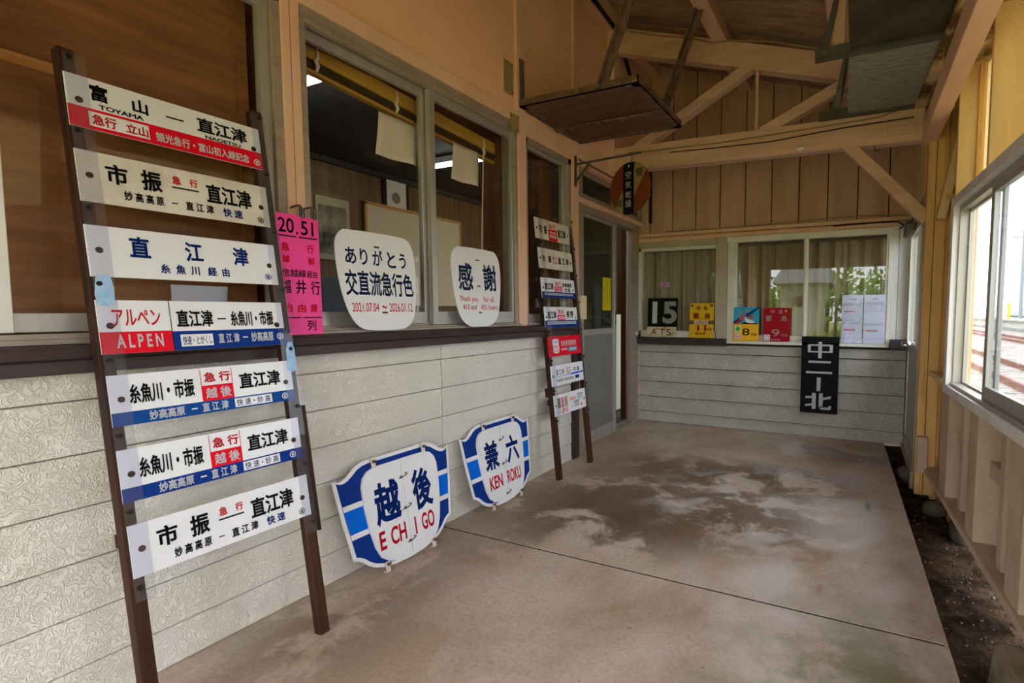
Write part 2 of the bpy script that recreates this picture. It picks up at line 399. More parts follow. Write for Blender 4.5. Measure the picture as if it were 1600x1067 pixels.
# left wall: siding courses below the sill, plaster above
mb = MB(); zs = [0, .127, .277, .427, .577, .727, .877, .962]
for y0, y1 in ((-1.6, 2.0575), (2.0625, 3.435)):
    for a, b in zip(zs, zs[1:]):
        mb.hexa([(-.03, y0, a + .002), (.001, y0, a + .002), (.001, y1, a + .002), (-.03, y1, a + .002), (-.03, y0, b - .003), (-.005, y0, b - .003), (-.005, y1, b - .003), (-.03, y1, b - .003)])
structure('wall_left_base', MB().box(-.12, -.014, -1.6, 3.435, 0, 1.03), M('groove_grey', (.26, .235, .20), .9))
structure('wall_left', mb, SIDING, bevel=.0025)
mb = MB()
mb.box(-.1, 0, -1.6, 5.1, 2.335, 3.6); mb.box(-.1, -.01, 3.53, 5.1, 2.24, 2.34); mb.box(-.1, 0, -1.6, 1.26, 2.27, 2.335); mb.box(-.12, 0, -1.6, -.35, 1.03, 2.3)
structure('wall_left_upper', mb, PLASTER)

tn = [0]


def trim(mb, mat, bevel=.003, label=None):
    tn[0] += 1; return structure('trim_%d' % tn[0], mb, mat, None, bevel, label)


trim(MB().box(-.1, .012, 1.264, 1.2965, 1.03, 2.36).box(-.1, .010, 1.2995, 1.335, 1.03, 2.36), CREAM, label='split cream post between the two large left windows')
trim(MB().box(-.1, .014, 2.75, 2.835, .99, 2.345), CREAM, label='cream post right of the office window')
trim(MB().box(-.1, .014, 3.432, 3.535, .99, 2.345), CREAM, label='cream post beside the sliding door')
trim(MB().box(-.05, .016, 3.44, 3.532, 0, .985), SILLB, label='dark brown corner board beside the sliding door')
trim(MB().box(-.06, .016, 1.335, 2.75, 2.272, 2.336), CREAM, label='cream head board over the office window')
trim(MB().box(-.1, .015, 2.835, 3.432, 2.225, 2.345), CREAM, label='cream head board over the narrow window')
trim(MB().box(-.1, .010, 3.535, 5.02, 2.262, 2.41).box(-.08, .03, 3.535, 5.02, 2.262, 2.29), CREAM, label='cream head board over the sliding door')
trim(MB().box(0, .018, 2.735, 2.83, 2.345, 3.5), CREAM, label='cream upright batten above the office window post')
trim(MB().box(0, .018, 3.45, 3.55, 2.345, 3.5), CREAM, label='cream upright batten near the round sign bracket')
trim(MB().box(0, .07, 4.05, 4.15, 2.28, 3.44), CREAM, label='cream post carrying the roof truss at the left wall')
# brown sill
mb = MB(); sp = [(0, .957), (.070, .957), (.070, .990), (.066, .994), (.078, .998), (.082, 1.022), (.078, 1.030), (-.02, 1.033), (-.02, .957)]
n = len(sp); mb.add([(p[0], y, p[1]) for y in (-1.6, 3.438) for p in sp], [(i, (i + 1) % n, (i + 1) % n + n, i + n) for i in range(n)] + [tuple(range(n - 1, -1, -1)), tuple(range(n, 2 * n))])
trim(mb, SILLB, 0, 'long dark brown sill under the left windows')


# windows of the left wall
def win(name, label): o = bpy.data.objects.new(name, None); COL.objects.link(o); o['kind'] = 'structure'; o['label'] = label; return o


w1 = win('window_1', 'boarded up sliding window at far left')
mb = MB(); mb.box(-.085, .004, 1.232, 1.264, 1.03, 2.28); mb.box(-.09, .018, -.3, 1.264, 1.033, 1.048).box(-.09, -.002, -.3, 1.264, 1.046, 1.062).box(-.085, .004, -.3, 1.264, 2.235, 2.275).box(-.085, .004, -.35, -.31, 1.03, 2.28)
obj('window_frame', mb, ALUD, w1, .002)
mb = MB(); mb.box(-.045, -.012, 1.196, 1.2315, 1.06, 2.24).box(-.045, -.014, .53, 1.2, 1.066, 1.117).box(-.045, -.014, .53, 1.2, 2.2, 2.24)
obj('sash', mb, ALU, w1, .002)
mb = MB(); mb.box(-.05, -.002, .505, .536, 1.066, 2.24).box(-.08, -.05, -.3, .511, 1.06, 1.115)
obj('meeting_stile', mb, ALUW, w1, .002)
obj('pane', MB().box(-.034, -.030, .532, 1.198, 1.115, 2.202), PANE, w1)
obj('pane', MB().box(-.066, -.062, -.3, .515, 1.11, 2.24), PANE, w1)
obj('plywood_board', MB().box(-.13, -.115, -.35, 1.19, 1.03, 2.3).box(-.115, -.095, 1.165, 1.2, 1.03, 2.3), PLY, w1)
obj('batten', MB().box(-.115, -.10, -.35, .70, 1.775, 1.803), BATTEN, w1)

w2 = win('window_2', 'large office sliding window behind the two white shield signs')
mb = MB(); mb.box(-.09, .006, 1.335, 1.362, 1.03, 2.272).box(-.09, .006, 2.716, 2.75, 1.03, 2.272).box(-.09, .008, 1.335, 2.75, 2.238, 2.272).box(-.03, .004, 1.362, 2.716, 2.214, 2.238)
mb.box(-.09, .03, 1.335, 2.75, 1.033, 1.045).box(-.09, .012, 1.335, 2.75, 1.045, 1.053).box(-.09, -.032, 1.362, 2.716, 1.05, 1.062)
obj('window_frame', mb, ALUD, w2, .002)
mb = MB(); mb.box(-.07, -.042, 1.362, 1.374, 1.06, 2.22).box(-.07, -.042, 1.995, 2.03, 1.06, 2.22).box(-.07, -.042, 1.37, 2.0, 1.062, 1.120).box(-.07, -.042, 1.37, 2.0, 2.178, 2.222)
obj('sash', mb, ALU, w2, .002)
mb = MB(); mb.box(-.036, -.006, 2.018, 2.053, 1.055, 2.215).box(-.036, -.006, 2.700, 2.714, 1.055, 2.215).box(-.036, -.008, 2.05, 2.70, 1.055, 1.122).box(-.036, -.008, 2.05, 2.70, 2.172, 2.212)
obj('sash', mb, ALU, w2, .002)
obj('pane', MB().box(-.058, -.054, 1.374, 1.996, 1.12, 2.18), PANE, w2)
obj('pane', MB().box(-.024, -.020, 2.052, 2.70, 1.12, 2.174), PANE, w2)
obj('reveal', MB().box(-.22, -.092, 2.70, 2.78, 1.0, 2.3).box(-.22, -.092, 1.2, 2.78, 2.2, 2.34).box(-.22, -.092, 1.24, 1.37, 1.0, 2.3), REDWD, w2)

w3 = win('window_3', 'narrow fixed window between office window and sliding door')
mb = MB(); mb.box(-.06, .006, 2.836, 2.862, 1.03, 2.225).box(-.06, .006, 3.385, 3.432, 1.03, 2.225).box(-.06, .006, 2.836, 3.432, 2.185, 2.225).box(-.06, .02, 2.836, 3.432, 1.033, 1.05)
obj('window_frame', mb, ALUD, w3, .002)
mb = MB(); mb.box(-.045, -.015, 2.862, 2.874, 1.05, 2.19).box(-.045, -.015, 3.345, 3.385, 1.05, 2.19).box(-.045, -.016, 2.87, 3.35, 1.05, 1.105).box(-.045, -.016, 2.87, 3.35, 2.165, 2.19)
obj('sash', mb, ALU, w3, .002)
obj('pane', MB().box(-.032, -.028, 2.872, 3.348, 1.1, 2.168), PANE, w3)
obj('curtain', MB().prism([(-.12 + .012 * math.sin(k * 1.9), 1.05 + 0) for k in range(1)] or [], 0, 0) if False else MB().box(-.13, -.11, 2.84, 2.93, 1.03, 2.1), PAPERW, w3)
obj('reveal', MB().box(-.22, -.09, 3.18, 3.3, 1.0, 2.25).box(-.2, -.09, 2.8, 3.45, 2.2, 2.3), REDWD, w3)

# sliding door
d1 = win('door_1', 'half open aluminium sliding door with transom in the left wall')
mb = MB(); mb.box(-.14, -.04, 3.535, 3.70, 0, 2.265).box(-.14, -.055, 3.70, 4.82, 1.912, 1.965).box(-.125, -.088, 4.81, 5.0, .0, 1.965).box(-.14, -.075, 3.7, 4.82, 0, .016).box(-.11, -.06, 3.70, 5.0, 2.235, 2.265).box(-.11, -.06, 3.70, 3.735, 2.0, 2.24).box(-.11, -.06, 4.95, 5.0, 1.965, 2.24)
obj('door_frame', mb, ALUD, d1, .002)
obj('transom_rail', MB().box(-.14, -.03, 3.535, 5.01, 1.965, 2.005), CREAM, d1, .002)
obj('transom_sash', MB().box(-.10, -.07, 3.735, 4.95, 2.005, 2.06).box(-.10, -.07, 3.735, 4.95, 2.205, 2.235).box(-.10, -.07, 4.33, 4.36, 2.05, 2.21), ALUD, d1, .002)
obj('pane', MB().box(-.087, -.083, 3.735, 4.95, 2.055, 2.21), PANEG, d1)
lf = obj('door_leaf', MB().box(-.105, -.075, 3.70, 3.782, .012, 1.925).box(-.105, -.07, 4.36, 4.412, .012, 1.925).box(-.105, -.075, 3.78, 4.36, 1.885, 1.925).box(-.105, -.075, 3.78, 4.36, .925, .975).box(-.105, -.075, 3.78, 4.36, .012, .115), ALU, d1, .002)
obj('kick_panel', MB().box(-.095, -.086, 3.78, 4.36, .11, .93), M('grey_door_panel', (.25, .245, .23), .45, metal=.3, col2=(.21, .205, .19), scale=6), lf)
obj('pane', MB().box(-.092, -.088, 3.78, 4.36, .97, 1.89), PANEG, lf)
obj('finger_pull', MB().box(-.07, -.066, 4.375, 4.40, 1.0, 1.13), CHROME, lf)

# back wall
mb = MB(); zb = [0, .104, .257, .412, .562, .712, .80]
for a, b in zip(zb, zb[1:]):
    mb.hexa([(-.13, 5.036, a + .005), (2.285, 5.036, a + .005), (2.285, 5.08, a + .005), (-.13, 5.08, a + .005), (-.13, 5.058, b - .003), (2.285, 5.058, b - .003), (2.285, 5.08, b - .003), (-.13, 5.08, b - .003)])
structure('wall_back_base', MB().box(-.13, 2.285, 5.066, 5.16, 0, .86), DARKC)  # dark backing puts the shadow lines of the laps into the gaps
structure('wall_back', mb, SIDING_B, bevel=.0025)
mb = MB(); x = -.214
while x < 2.45:
    mb.box(max(x, -.14) + .0045, min(x + .233, 2.45) - .0045, 5.040, 5.075, 1.84, 3.6); x += .233
structure('wall_back_core', MB().box(-.14, 2.45, 5.076, 5.16, 1.75, 3.6), DARKC)
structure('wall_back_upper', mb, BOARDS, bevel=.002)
trim(MB().box(-.13, 2.285, 5.005, 5.06, 1.815, 1.855).box(-.13, 2.285, 5.02, 5.06, 1.87, 1.90), CREAM, label='cream double rail above the back windows')
trim(MB().box(-.13, .813, 4.965, 5.06, .797, .868).box(-.13, .813, 4.95, 5.0, .845, .868), SILLB, label='dark brown sill under the left back window')
trim(MB().box(.706, .808, 5.0, 5.1, .868, 1.815).box(-.13, .808, 5.03, 5.1, 1.75, 1.83), M('grey_cream_paint', (.50, .43, .32), .55, col2=(.42, .35, .25), scale=4), label='grey cream post between the back windows')
trim(MB().box(2.155, 2.2, 5.0, 5.1, .86, 1.82).box(2.203, 2.285, 5.01, 5.1, .86, 1.82), WHITEP, label='white boards right of the large back window')
trim(MB().box(2.16, 2.28, 4.93, 5.05, .81, .893), M('purple_black_paint', (.035, .028, .035), .35), label='short dark sill block beside the right door')
trim(MB().box(-.19, -.1, 4.995, 5.1, 0, 2.3), CREAM, label='corner post where left and back walls meet')
w4 = win('window_4', 'left back window with beige curtain')
mb = MB(); mb.box(-.115, -.06, 5.01, 5.09, .868, 1.755).box(.694, .712, 5.01, 5.09, .868, 1.755).box(-.115, .712, 5.01, 5.09, 1.722, 1.755).box(-.115, .712, 5.01, 5.09, .868, .932)
obj('window_frame', mb, ALUW, w4, .002)
obj('pane', MB().box(-.06, .695, 5.045, 5.049, .93, 1.724), PANE, w4)
w5 = win('window_5', 'wide back sliding window with beige curtain and outdoor reflections')
mb = MB(); mb.box(.81, .876, 5.0, 5.09, .825, 1.815).box(2.128, 2.155, 5.0, 5.09, .825, 1.8).box(.80, 2.155, 4.99, 5.09, 1.762, 1.815).box(.81, 2.155, 4.985, 5.09, .822, .850).box(.876, 2.13, 5.03, 5.09, .848, .866)
obj('window_frame', mb, ALUW, w5, .002)
obj('sash', MB().box(.876, 1.50, 5.035, 5.06, .864, .905).box(1.47, 1.50, 5.035, 5.06, .864, 1.765).box(.876, .89, 5.035, 5.06, .864, 1.765), ALUW, w5, .002)
obj('sash', MB().box(1.482, 1.513, 5.01, 5.032, .850, 1.765).box(1.5, 2.13, 5.01, 5.032, .850, .888).box(2.112, 2.13, 5.01, 5.032, .85, 1.765), ALUW, w5, .002)
obj('pane', MB().box(.888, 1.475, 5.046, 5.050, .9, 1.765), PANEB, w5)
obj('pane', MB().box(1.512, 2.114, 5.019, 5.023, .885, 1.765), PANEB, w5)


def curtain(parent, x0, x1, z0, z1, y, pitch, mat):
    mb = MB(); n = int((x1 - x0) / .008); rr = random.Random(int(x0 * 100)); ph = 0; pts = []
    for i in range(n + 1):
        x = x0 + (x1 - x0) * i / n; t = ((x - x0) / pitch) % 1
        pts.append((x, y + .05 * (t if t < .8 else (1 - t) * 4) + .008 * math.sin(x * 90) + .006 * math.sin(x * 41)))
    m = len(pts); rows = [z0, (z0 + z1) / 2, z1]
    mb.add([(p[0], p[1] + (.012 * math.sin(p[0] * 23) if j == 0 else 0), z) for j, z in enumerate(rows) for p in pts], [(j * m + i, j * m + i + 1, (j + 1) * m + i + 1, (j + 1) * m + i) for j in range(2) for i in range(m - 1)], 0, True)
    return obj('curtain', mb, mat, parent)


curtain(w4, -.07, .70, .88, 1.72, 5.09, .14, CURT); curtain(w5, .86, 2.12, .86, 1.735, 5.10, .122, CURT)
obj('curtain_rail', MB().box(.86, 2.13, 5.085, 5.10, 1.735, 1.748), STEEL, w5)
mb = MB(); mb.box(-.2, 2.5, 5.3, 5.34, .0, 2.2); structure('wall_inner', mb, DARKC)

mb = MB(); mb.box(-.1, 2.65, -1.6, -1.5, 2.0, 3.6).box(-.1, .25, -1.6, -1.5, 0, 2.0).box(2.42, 2.7, -1.6, -1.5, -.1, 2.0)
structure('wall_rear_unseen', mb, BOARDS)  # unseen wall added to cut the light on the back wall and roof
# right door in the corner
d2 = win('door_2', 'glazed door at the far right corner seen edge on')
lf = obj('door_leaf', MB().box(2.285, 2.32, 4.15, 4.26, .02, 1.83).box(2.285, 2.32, 4.93, 5.0, .02, 1.83).box(2.285, 2.32, 4.26, 4.93, 1.72, 1.83).box(2.285, 2.32, 4.26, 4.93, .80, .88).box(2.285, 2.32, 4.26, 4.93, .02, .12).box(2.295, 2.31, 4.26, 4.93, .12, .80), ALU, d2, .003)
obj('pane', MB().box(2.30, 2.304, 4.26, 4.93, .88, 1.72), PANED, lf)
obj('glazing_bead', MB().box(2.278, 2.287, 4.25, 4.27, .87, 1.73).box(2.278, 2.287, 4.92, 4.94, .87, 1.73).box(2.278, 2.287, 4.25, 4.94, 1.715, 1.735).box(2.278, 2.287, 4.25, 4.94, .865, .885), ALUW, lf)
mb = MB(); mb.tube([(2.285, 4.33, .885), (2.255, 4.33, .885)], .012, 12).tube([(2.255, 4.33, .885), (2.25, 4.33, .885), (2.205, 4.33, .885), (2.2, 4.33, .885)], [.018, .026, .026, .018], 14)
obj('knob', mb, CHROME, lf)
mb = MB(); mb.box(2.215, 2.275, 4.55, 4.82, 1.70, 1.77).beam((2.24, 4.6, 1.79), (2.2, 4.95, 1.79), .02, .012).box(2.235, 2.26, 4.6, 4.63, 1.77, 1.8)
obj('door_closer', mb, STEEL, lf, .006)
obj('door_frame', MB().box(2.285, 2.37, 4.96, 5.06, 0, 1.9).box(2.285, 2.37, 4.13, 5.06, 1.83, 1.9).box(2.27, 2.33, 4.15, 5.05, -.1, .02), ALUD, d2, .002)
trim(MB().box(2.285, 2.4, 4.15, 5.1, 1.9, 2.75), YELLOW, label='cream boards above the corner door')

# right wall
mb = MB()
for t0, t1 in ((3.41, 3.60), (2.79, 2.94), (2.17, 2.33), (1.55, 1.71), (.93, 1.09), (.31, .47)):
    mb.rw(t0, t1, -.03, .085, .095, .70)
x = -1.2
while x < 4.06:
    mb.rw(x + .003, min(x + .205, 4.06) - .003, .07, .095, .0, .72); x += .205
mb.rw(-1.2, 4.06, .09, .10, .0, .72)
mb.rw(1.9, 3.41, .02, .07, .40, .47).rw(-1.2, 1.9, .02, .07, .40, .47)
for t in (3.20, 2.50): mb.rw(t, t + .06, -.0, .07, .095, .70)
structure('wall_right', mb, LOWW, bevel=.003)
structure('wall_right_pier', MB().rw(1.05, 1.96, .03, .055, .70, 1.76).rw(-1.5, -.42, .03, .055, .70, 1.76), LOWW)
mb = MB(); mb.rw(3.485, 4.2, .052, .075, -.12, 2.5).rw(3.60, 3.66, .0, .05, .72, 2.46)
structure('wall_right_corner', mb, POSTP, bevel=.003)
structure('wall_right_corner_low', MB().box(2.38, 2.47, 4.07, 4.16, -.2, 2.4).rw(3.49, 4.1, .04, .06, -.2, .70), POSTP)
mb = MB()
for t0, t1 in ((3.50, 3.53), (2.85, 2.88), (2.2, 2.23), (1.6, 1.63), (1.0, 1.03), (.3, .33)):
    mb.rw(t0, t1, -.03, .09, 1.735, 2.62)
structure('wall_right_studs', mb, YELLOW, bevel=.003)
TRL = bpy.data.materials.new('translucent_panel'); TRL.use_nodes = True
_n = TRL.node_tree.nodes; _l = TRL.node_tree.links; _n.remove(_n['Principled BSDF'])
_d = _n.new('ShaderNodeBsdfDiffuse'); _d.inputs[0].default_value = (.92, .84, .62, 1); _t = _n.new('ShaderNodeBsdfTranslucent'); _t.inputs[0].default_value = (.95, .88, .64, 1)
_m = _n.new('ShaderNodeMixShader'); _m.inputs[0].default_value = .45; _l.new(_d.outputs[0], _m.inputs[1]); _l.new(_t.outputs[0], _m.inputs[2]); _l.new(_m.outputs[0], _n['Material Output'].inputs[0])
mb = MB(); mb.rw(-1.2, 3.55, .09, .095, 1.735, 2.62); structure('wall_right_upper', mb, TRL)
trim(MB().rw(-1.2, 4.1, -.045, .10, .065, .097), LOWW, label='mudsill plank under the right wall studs')
trim(MB().rw(-1.2, 4.06, -.04, .11, 2.46, 2.62).rw(-1.2, 4.10, -.18, .11, 2.43, 2.46), PEEL, label='peeling wall plate above the right windows')
w6 = win('window_6', 'right wall sliding window looking onto the tracks')
w7 = win('window_7', 'unseen right wall sliding window added to light the near end')  # unseen window, added for its light and reflections
for w, a, b in ((w6, 1.93, 3.49), (w7, -.45, 1.08)):
    mb = MB(); mb.rw(b - .07, b, -.05, .05, .72, 1.735).rw(a, a + .07, -.05, .05, .72, 1.735).rw(a, b, -.05, .05, 1.685, 1.735).rw(a, b, -.05, .05, .675, .72)
    obj('casing', mb, WHITEP, w, .003)
    a, b = a + .07, b - .07; c = (a + b) / 2 + .10
    mb = MB(); mb.rw(b - .012, b, -.02, .045, .72, 1.69).rw(a, a + .012, -.02, .045, .72, 1.69).rw(a, b, -.02, .045, 1.655, 1.69).rw(a, b, -.03, .045, .717, .735)
    obj('window_frame', mb, ALU, w, .002)
    mb = MB(); mb.rw(b - .03, b - .012, .02, .036, .735, 1.66).rw(c - .02, c + .012, .02, .036, .735, 1.66).rw(c, b - .02, .02, .036, .735, .745).rw(c, b - .02, .02, .036, 1.645, 1.66)
    obj('sash', mb, ALU, w, .002)
    mb = MB(); mb.rw(c - .02, c + .025, -.014, .008, .735, 1.66).rw(a + .012, a + .04, -.014, .008, .735, 1.66).rw(a + .03, c, -.014, .008, .735, .795).rw(a + .03, c, -.014, .008, 1.63, 1.66)
    obj('sash', mb, ALU, w, .002)
    obj('pane', MB().rw(c, b - .025, .026, .030, .742, 1.65), PANE, w)
    obj('pane', MB().rw(a + .03, c - .01, -.006, -.002, .79, 1.635), PANED, w)
# corner post, eave beam
trim(MB().box(2.288, 2.335, 4.04, 4.15, -.1, 2.6).box(2.338, 2.40, 4.045, 4.15, -.1, 2.6), POSTP, .004, 'cracked warm toned corner post beside the right window')
trim(MB().box(2.25, 2.335, -1.6, 4.12, 2.205, 2.33), CREAM, .004, 'long cream eave beam along the right side')
trim(MB().box(2.292, 2.35, 3.99, 4.04, .06, .30), LOWW, .003, 'small patch block on the corner post foot')
mb = MB(); mb.rw(3.66, 4.04, -.035, .0, .70, .735).rw(3.64, 4.06, .0, .06, .66, .70); trim(mb, YELLOW, .003, 'short ledge between the corner post and right window')

structure('ground_corner_filler', MB().box(2.12, 2.40, 4.36, 5.05, -.16, -.015), GROUND, bevel=.01)  # dark filler added to cover the bright light leak at the door foot
structure('wall_corner_outer', MB().box(2.33, 2.36, 4.15, 5.1, -.2, .8), LOWW)
# roof
rz = lambda x: 3.55 - .33 * x
mb = MB(); y = -1.6
while y < 5.3:
    a, b = y + .006, min(y + .165, 5.3) - .006
    mb.hexa([(-.05, a, rz(-.05)), (2.95, a, rz(2.95)), (2.95, b, rz(2.95)), (-.05, b, rz(-.05)), (-.05, a, rz(-.05) + .03), (2.95, a, rz(2.95) + .03), (2.95, b, rz(2.95) + .03), (-.05, b, rz(-.05) + .03)]); y += .165
structure('ceiling', mb, ROOFW, bevel=.002)
mb = MB(); mb.hexa([(-4, -1.8, 4.9), (3.05, -1.8, 2.61), (3.05, 8.5, 2.61), (-4, 8.5, 4.9), (-4, -1.8, 5.0), (3.05, -1.8, 2.7), (3.05, 8.5, 2.7), (-4, 8.5, 5.0)]); structure('roof_covering', mb, DARKC)
for xa, lab in ((.93, 'cream purlin running along the middle of the roof'), (.06, 'cream purlin against the left wall under the roof'), (1.75, 'cream purlin nearest the right side under the roof')):
    z = rz(xa)
    trim(MB().hexa([(xa - .055, -1.6, z - .115), (xa + .055, -1.6, z - .125), (xa + .055, 5.05, z - .125), (xa - .055, 5.05, z - .115), (xa - .055, -1.6, z + .016), (xa + .055, -1.6, z - .02), (xa + .055, 5.05, z - .02), (xa - .055, 5.05, z + .016)]), CREAM, .004, lab)

# office room seen through the windows
mb = MB(); mb.box(-3.3, -3.2, .9, 8.0, 0, 2.9); mb.box(-3.3, -.1, 8.0, 8.1, 0, 2.9); mb.box(-3.3, -.13, .8, .9, 0, 2.9)
structure('wall_office', mb, PANEL)
structure('trim_office', MB().box(-3.2, -3.16, .9, 8.0, 2.70, 2.77), DARKC)
structure('ceiling_office', MB().box(-3.3, -.1, .8, 8.1, 2.76, 2.86), DARKC)
structure('floor_office', MB().box(-3.3, -.1, .8, 8.1, -.14, -.02), M('office_floor', (.10, .085, .07), .6))
structure('wall_passage', MB().box(-1.35, -.15, 6.6, 6.66, -.02, 2.76), PANEL)


# ================================================================== THINGS
# ---- left sign rack
def rack(name, label, xf, s, yl, yr, ztop, lw, depth, zst0, zst1, screws, tilt=0.):
    c = math.hypot(1, s)
    O = (xf, yl, 0); U = (0, 1, 0); Wv = (-s, tilt, 1)
    r = face_root(name, label, 'sign rack', O, U, Wv)
    H = ztop * c; wd = yr - yl
    for x0 in (0, wd - lw):
        leg = obj('leg', MB().box(x0, x0 + lw, 0, depth, 0.002, H), RACK, r, .002)
    for i, x0 in enumerate((.006, wd - lw - .012)):
        st = obj('clear_strip', MB().box(x0, x0 + lw + .012, -.0085, -.0065, zst0 * c, zst1 * c), ACRYL, r)
        for z in screws: obj('screw', MB().disc((.018 if i == 0 else wd - .014), z * c, .0065, -.012, -.004, 12), BLACKM, st)
        obj('packing_strip', MB().box(x0 + .002, x0 + lw - .004, -.0045, -.0002, zst0 * c, zst1 * c), RACK, r) if False else None
    obj('tie_slat', MB().box(.0, wd, depth + .001, depth + .012, .50 * c, .535 * c), RACK, r)
    return r


R1 = rack('sign_rack', 'dark brown wooden rack of train boards in front of the boarded window', .285, .1455, .645, 1.172, 1.815, .034, .036, .355, 1.80, [1.79, 1.595, 1.394, 1.193, .991, .792, .591, .391])
obj('blue_film', MB().prism([(.006, 1.175), (.010, 1.15), (.03, 1.145), (.046, 1.155), (.048, 1.195), (.044, 1.225), (.03, 1.232), (.012, 1.222)], -.0098, -.0088), FILM, R1)
obj('blue_film', MB().prism([(.495, .93), (.51, .92), (.525, .93), (.527, 1.0), (.52, 1.025), (.505, 1.025), (.496, 1.0)], -.0098, -.0088), FILM, R1)
obj('loose_slat', MB().box(.534, .543, -.003, .012, .355, .80), RACK, R1)
R2 = rack('sign_rack', 'dark brown wooden rack of train boards beside the sliding door', .18, .10, 2.957, 3.445, 1.80, .034, .036, .37, 1.79, [1.775, 1.58, 1.385, 1.19, .99, .795, .596, .395], -.033)
obj('spacer_block', MB().box(-.012, .0, .01, .05, .56, .62), RACK, R2)

HOLES = [('o', .038, .42, .062, .54), ('o', .938, .47, .962, .59)]


def board(label, xf, s, r, mat, tilt=0., group='train destination boards'):
    """a flat enamel board on the leaning plane x = xf - s z; r = y0, y1, ztop, zbot (slope lengths)"""
    c = math.hypot(1, s); Wn = Vector((-s, tilt, 1)).normalized()
    O = Vector((xf, r[0], 0)) + Wn * r[3] - Vector((0, tilt / math.hypot(1, tilt), 0)) * r[3]
    O = O + Vector((1, 0, s)).normalized() * .004
    root = face_root('destination_board', label, 'train board', O, (0, 1, 0), Wn, group)
    w, h = r[1] - r[0], r[2] - r[3]
    obj('panel', MB().box(0, w, -.0015, .0025, 0, h), mat, root, .0008)
    return root, (0, w, h, 0)


Y1, Y2, Y3 = -.0019, -.0023, -.0027
YUNITS = ('直江津',)


def mark(u, v): return [('()', u - .02, v - .075, u + .02, v + .075), ('直', u - .0095, v - .038, u + .0095, v + .038)]


def holes(root, R, items=HOLES): letters(root, RACK, items, R, Y3, name='bolt_hole')


# board 1
b, R = board('white and red board reading 富山 to 直江津, topmost on the left rack', .285, .1455, (.649, 1.149, 1.766, 1.625), WHITE)
letters(b, RED, [('#', .0, .594, 1, 1)], R, Y1, name='stripe'); letters(b, WHITE, [('#', .082, .648, .351, .93)], R, Y2, name='label_panel')
letters(b, BLK, [('富', .099, .093, .176, .42), ('山', .284, .145, .358, .431), ('#', .447, .315, .540, .35), ('直江津', .612, .129, .912, .465), ('TOYAMA', .130, .473, .332, .565), ('NAOETSU', .652, .505, .865, .590)], R, Y3)
letters(b, RED, [('急行', .094, .684, .199, .90), ('立山', .240, .700, .345, .90)], R, Y3); letters(b, WHITE, [('観光急行・富山初入線記念', .381, .716, .912, .924)] + mark(.962, .849), R, Y3); holes(b, R)


def layout2(b, R):
    letters(b, BLK, [('市', .119, .179, .218, .58), ('振', .279, .165, .379, .604), ('#', .428, .405, .572, .44), ('直江津', .613, .192, .887, .637), ('妙 高 高 原', .189, .675, .378, .875), ('#', .417, .762, .449, .785), ('直 江 津', .489, .685, .645, .885)] + mark(.936, .85), R, Y3)
    letters(b, RED, [('急', .433, .165, .480, .35), ('行', .525, .170, .570, .345)], R, Y3); letters(b, BLUE, [('快 速', .699, .695, .819, .90)], R, Y3); holes(b, R)


b, R = board('yellowed white board reading 市振 急行 直江津, second on the left rack', .285, .1455, (.650, 1.148, 1.564, 1.425), WHITEW); layout2(b, R)
b, R = board('white board with blue letters reading 直江津, third on the left rack', .285, .1455, (.649, 1.149, 1.363, 1.225), WHITE)
letters(b, BLUE, [('直', .181, .147, .278, .575), ('江', .451, .146, .548, .582), ('津', .721, .154, .816, .589), ('糸  魚  川   経  由', .314, .666, .687, .873)] + mark(.933, .81), R, Y3); holes(b, R)
b, R = board('red, white and blue board reading アルペン ALPEN, middle of the left rack', .285, .1455, (.651, 1.148, 1.163, 1.018), WHITE)
letters(b, RED, [('#', 0, .595, .327, 1)], R, Y1, name='stripe'); letters(b, BLUE, [('#', .331, .612, 1, 1)], R, Y1, name='stripe'); letters(b, WHITE, [('#', .368, .685, .541, .93)], R, Y2, name='label_panel')
letters(b, RED, [('アルペン', .062, .174, .280, .492)], R, Y3, .014); letters(b, WHITE, [('A L P E N', .067, .645, .281, .900), ('直 江 津', .572, .685, .696, .90), ('#', .717, .775, .748, .80), ('妙高高原', .770, .677, .917, .90)] + mark(.962, .80), R, Y3)
letters(b, BLK, [('直江津', .359, .183, .554, .537), ('#', .579, .355, .629, .385), ('糸魚川・市振', .656, .194, .930, .545), ('#', .327, 0, .331, 1)], R, Y3); letters(b, BLUE, [('快速・とがくし', .378, .715, .536, .90)], R, Y3, .012); holes(b, R)


def layout5(b, R, blue):
    letters(b, blue, [('#', 0, .735, 1, 1)], R, Y1, name='stripe'); letters(b, RED, [('#', .434, .395, .612, .735)], R, Y1, name='stripe'); letters(b, WHITE, [('#', .610, .765, .843, .965)], R, Y2, name='label_panel')
    letters(b, BLK, [('糸魚川・市振', .084, .196, .397, .60), ('直江津', .650, .198, .913, .567)], R, Y3)
    letters(b, RED, [('急 行', .452, .105, .601, .33), ('#', .434, .04, .4375, .4), ('#', .6085, .04, .612, .4)], R, Y3); letters(b, WHITE, [('越 後', .453, .445, .600, .69), ('妙高高原', .162, .765, .334, .965), ('#', .369, .85, .400, .875), ('直 江 津', .426, .765, .571, .965)] + mark(.932, .865), R, Y3)
    letters(b, BLUE, [('快 速・妙 高', .620, .785, .832, .945)], R, Y3, .012); holes(b, R)


b, R = board('white board with faded mid blue stripe and red 越後 box, fifth on the left rack', .285, .1455, (.653, 1.153, .961, .824), WHITE); layout5(b, R, BLUE2)
b, R = board('white board with dark navy stripe and red 越後 box, sixth on the left rack', .285, .1455, (.653, 1.153, .762, .622), WHITE); layout5(b, R, BLUE)
b, R = board('clean white board reading 市振 急行 直江津, lowest on the left rack', .285, .1455, (.654, 1.157, .561, .421), WHITE); layout2(b, R)

# right rack boards
T2 = -.033


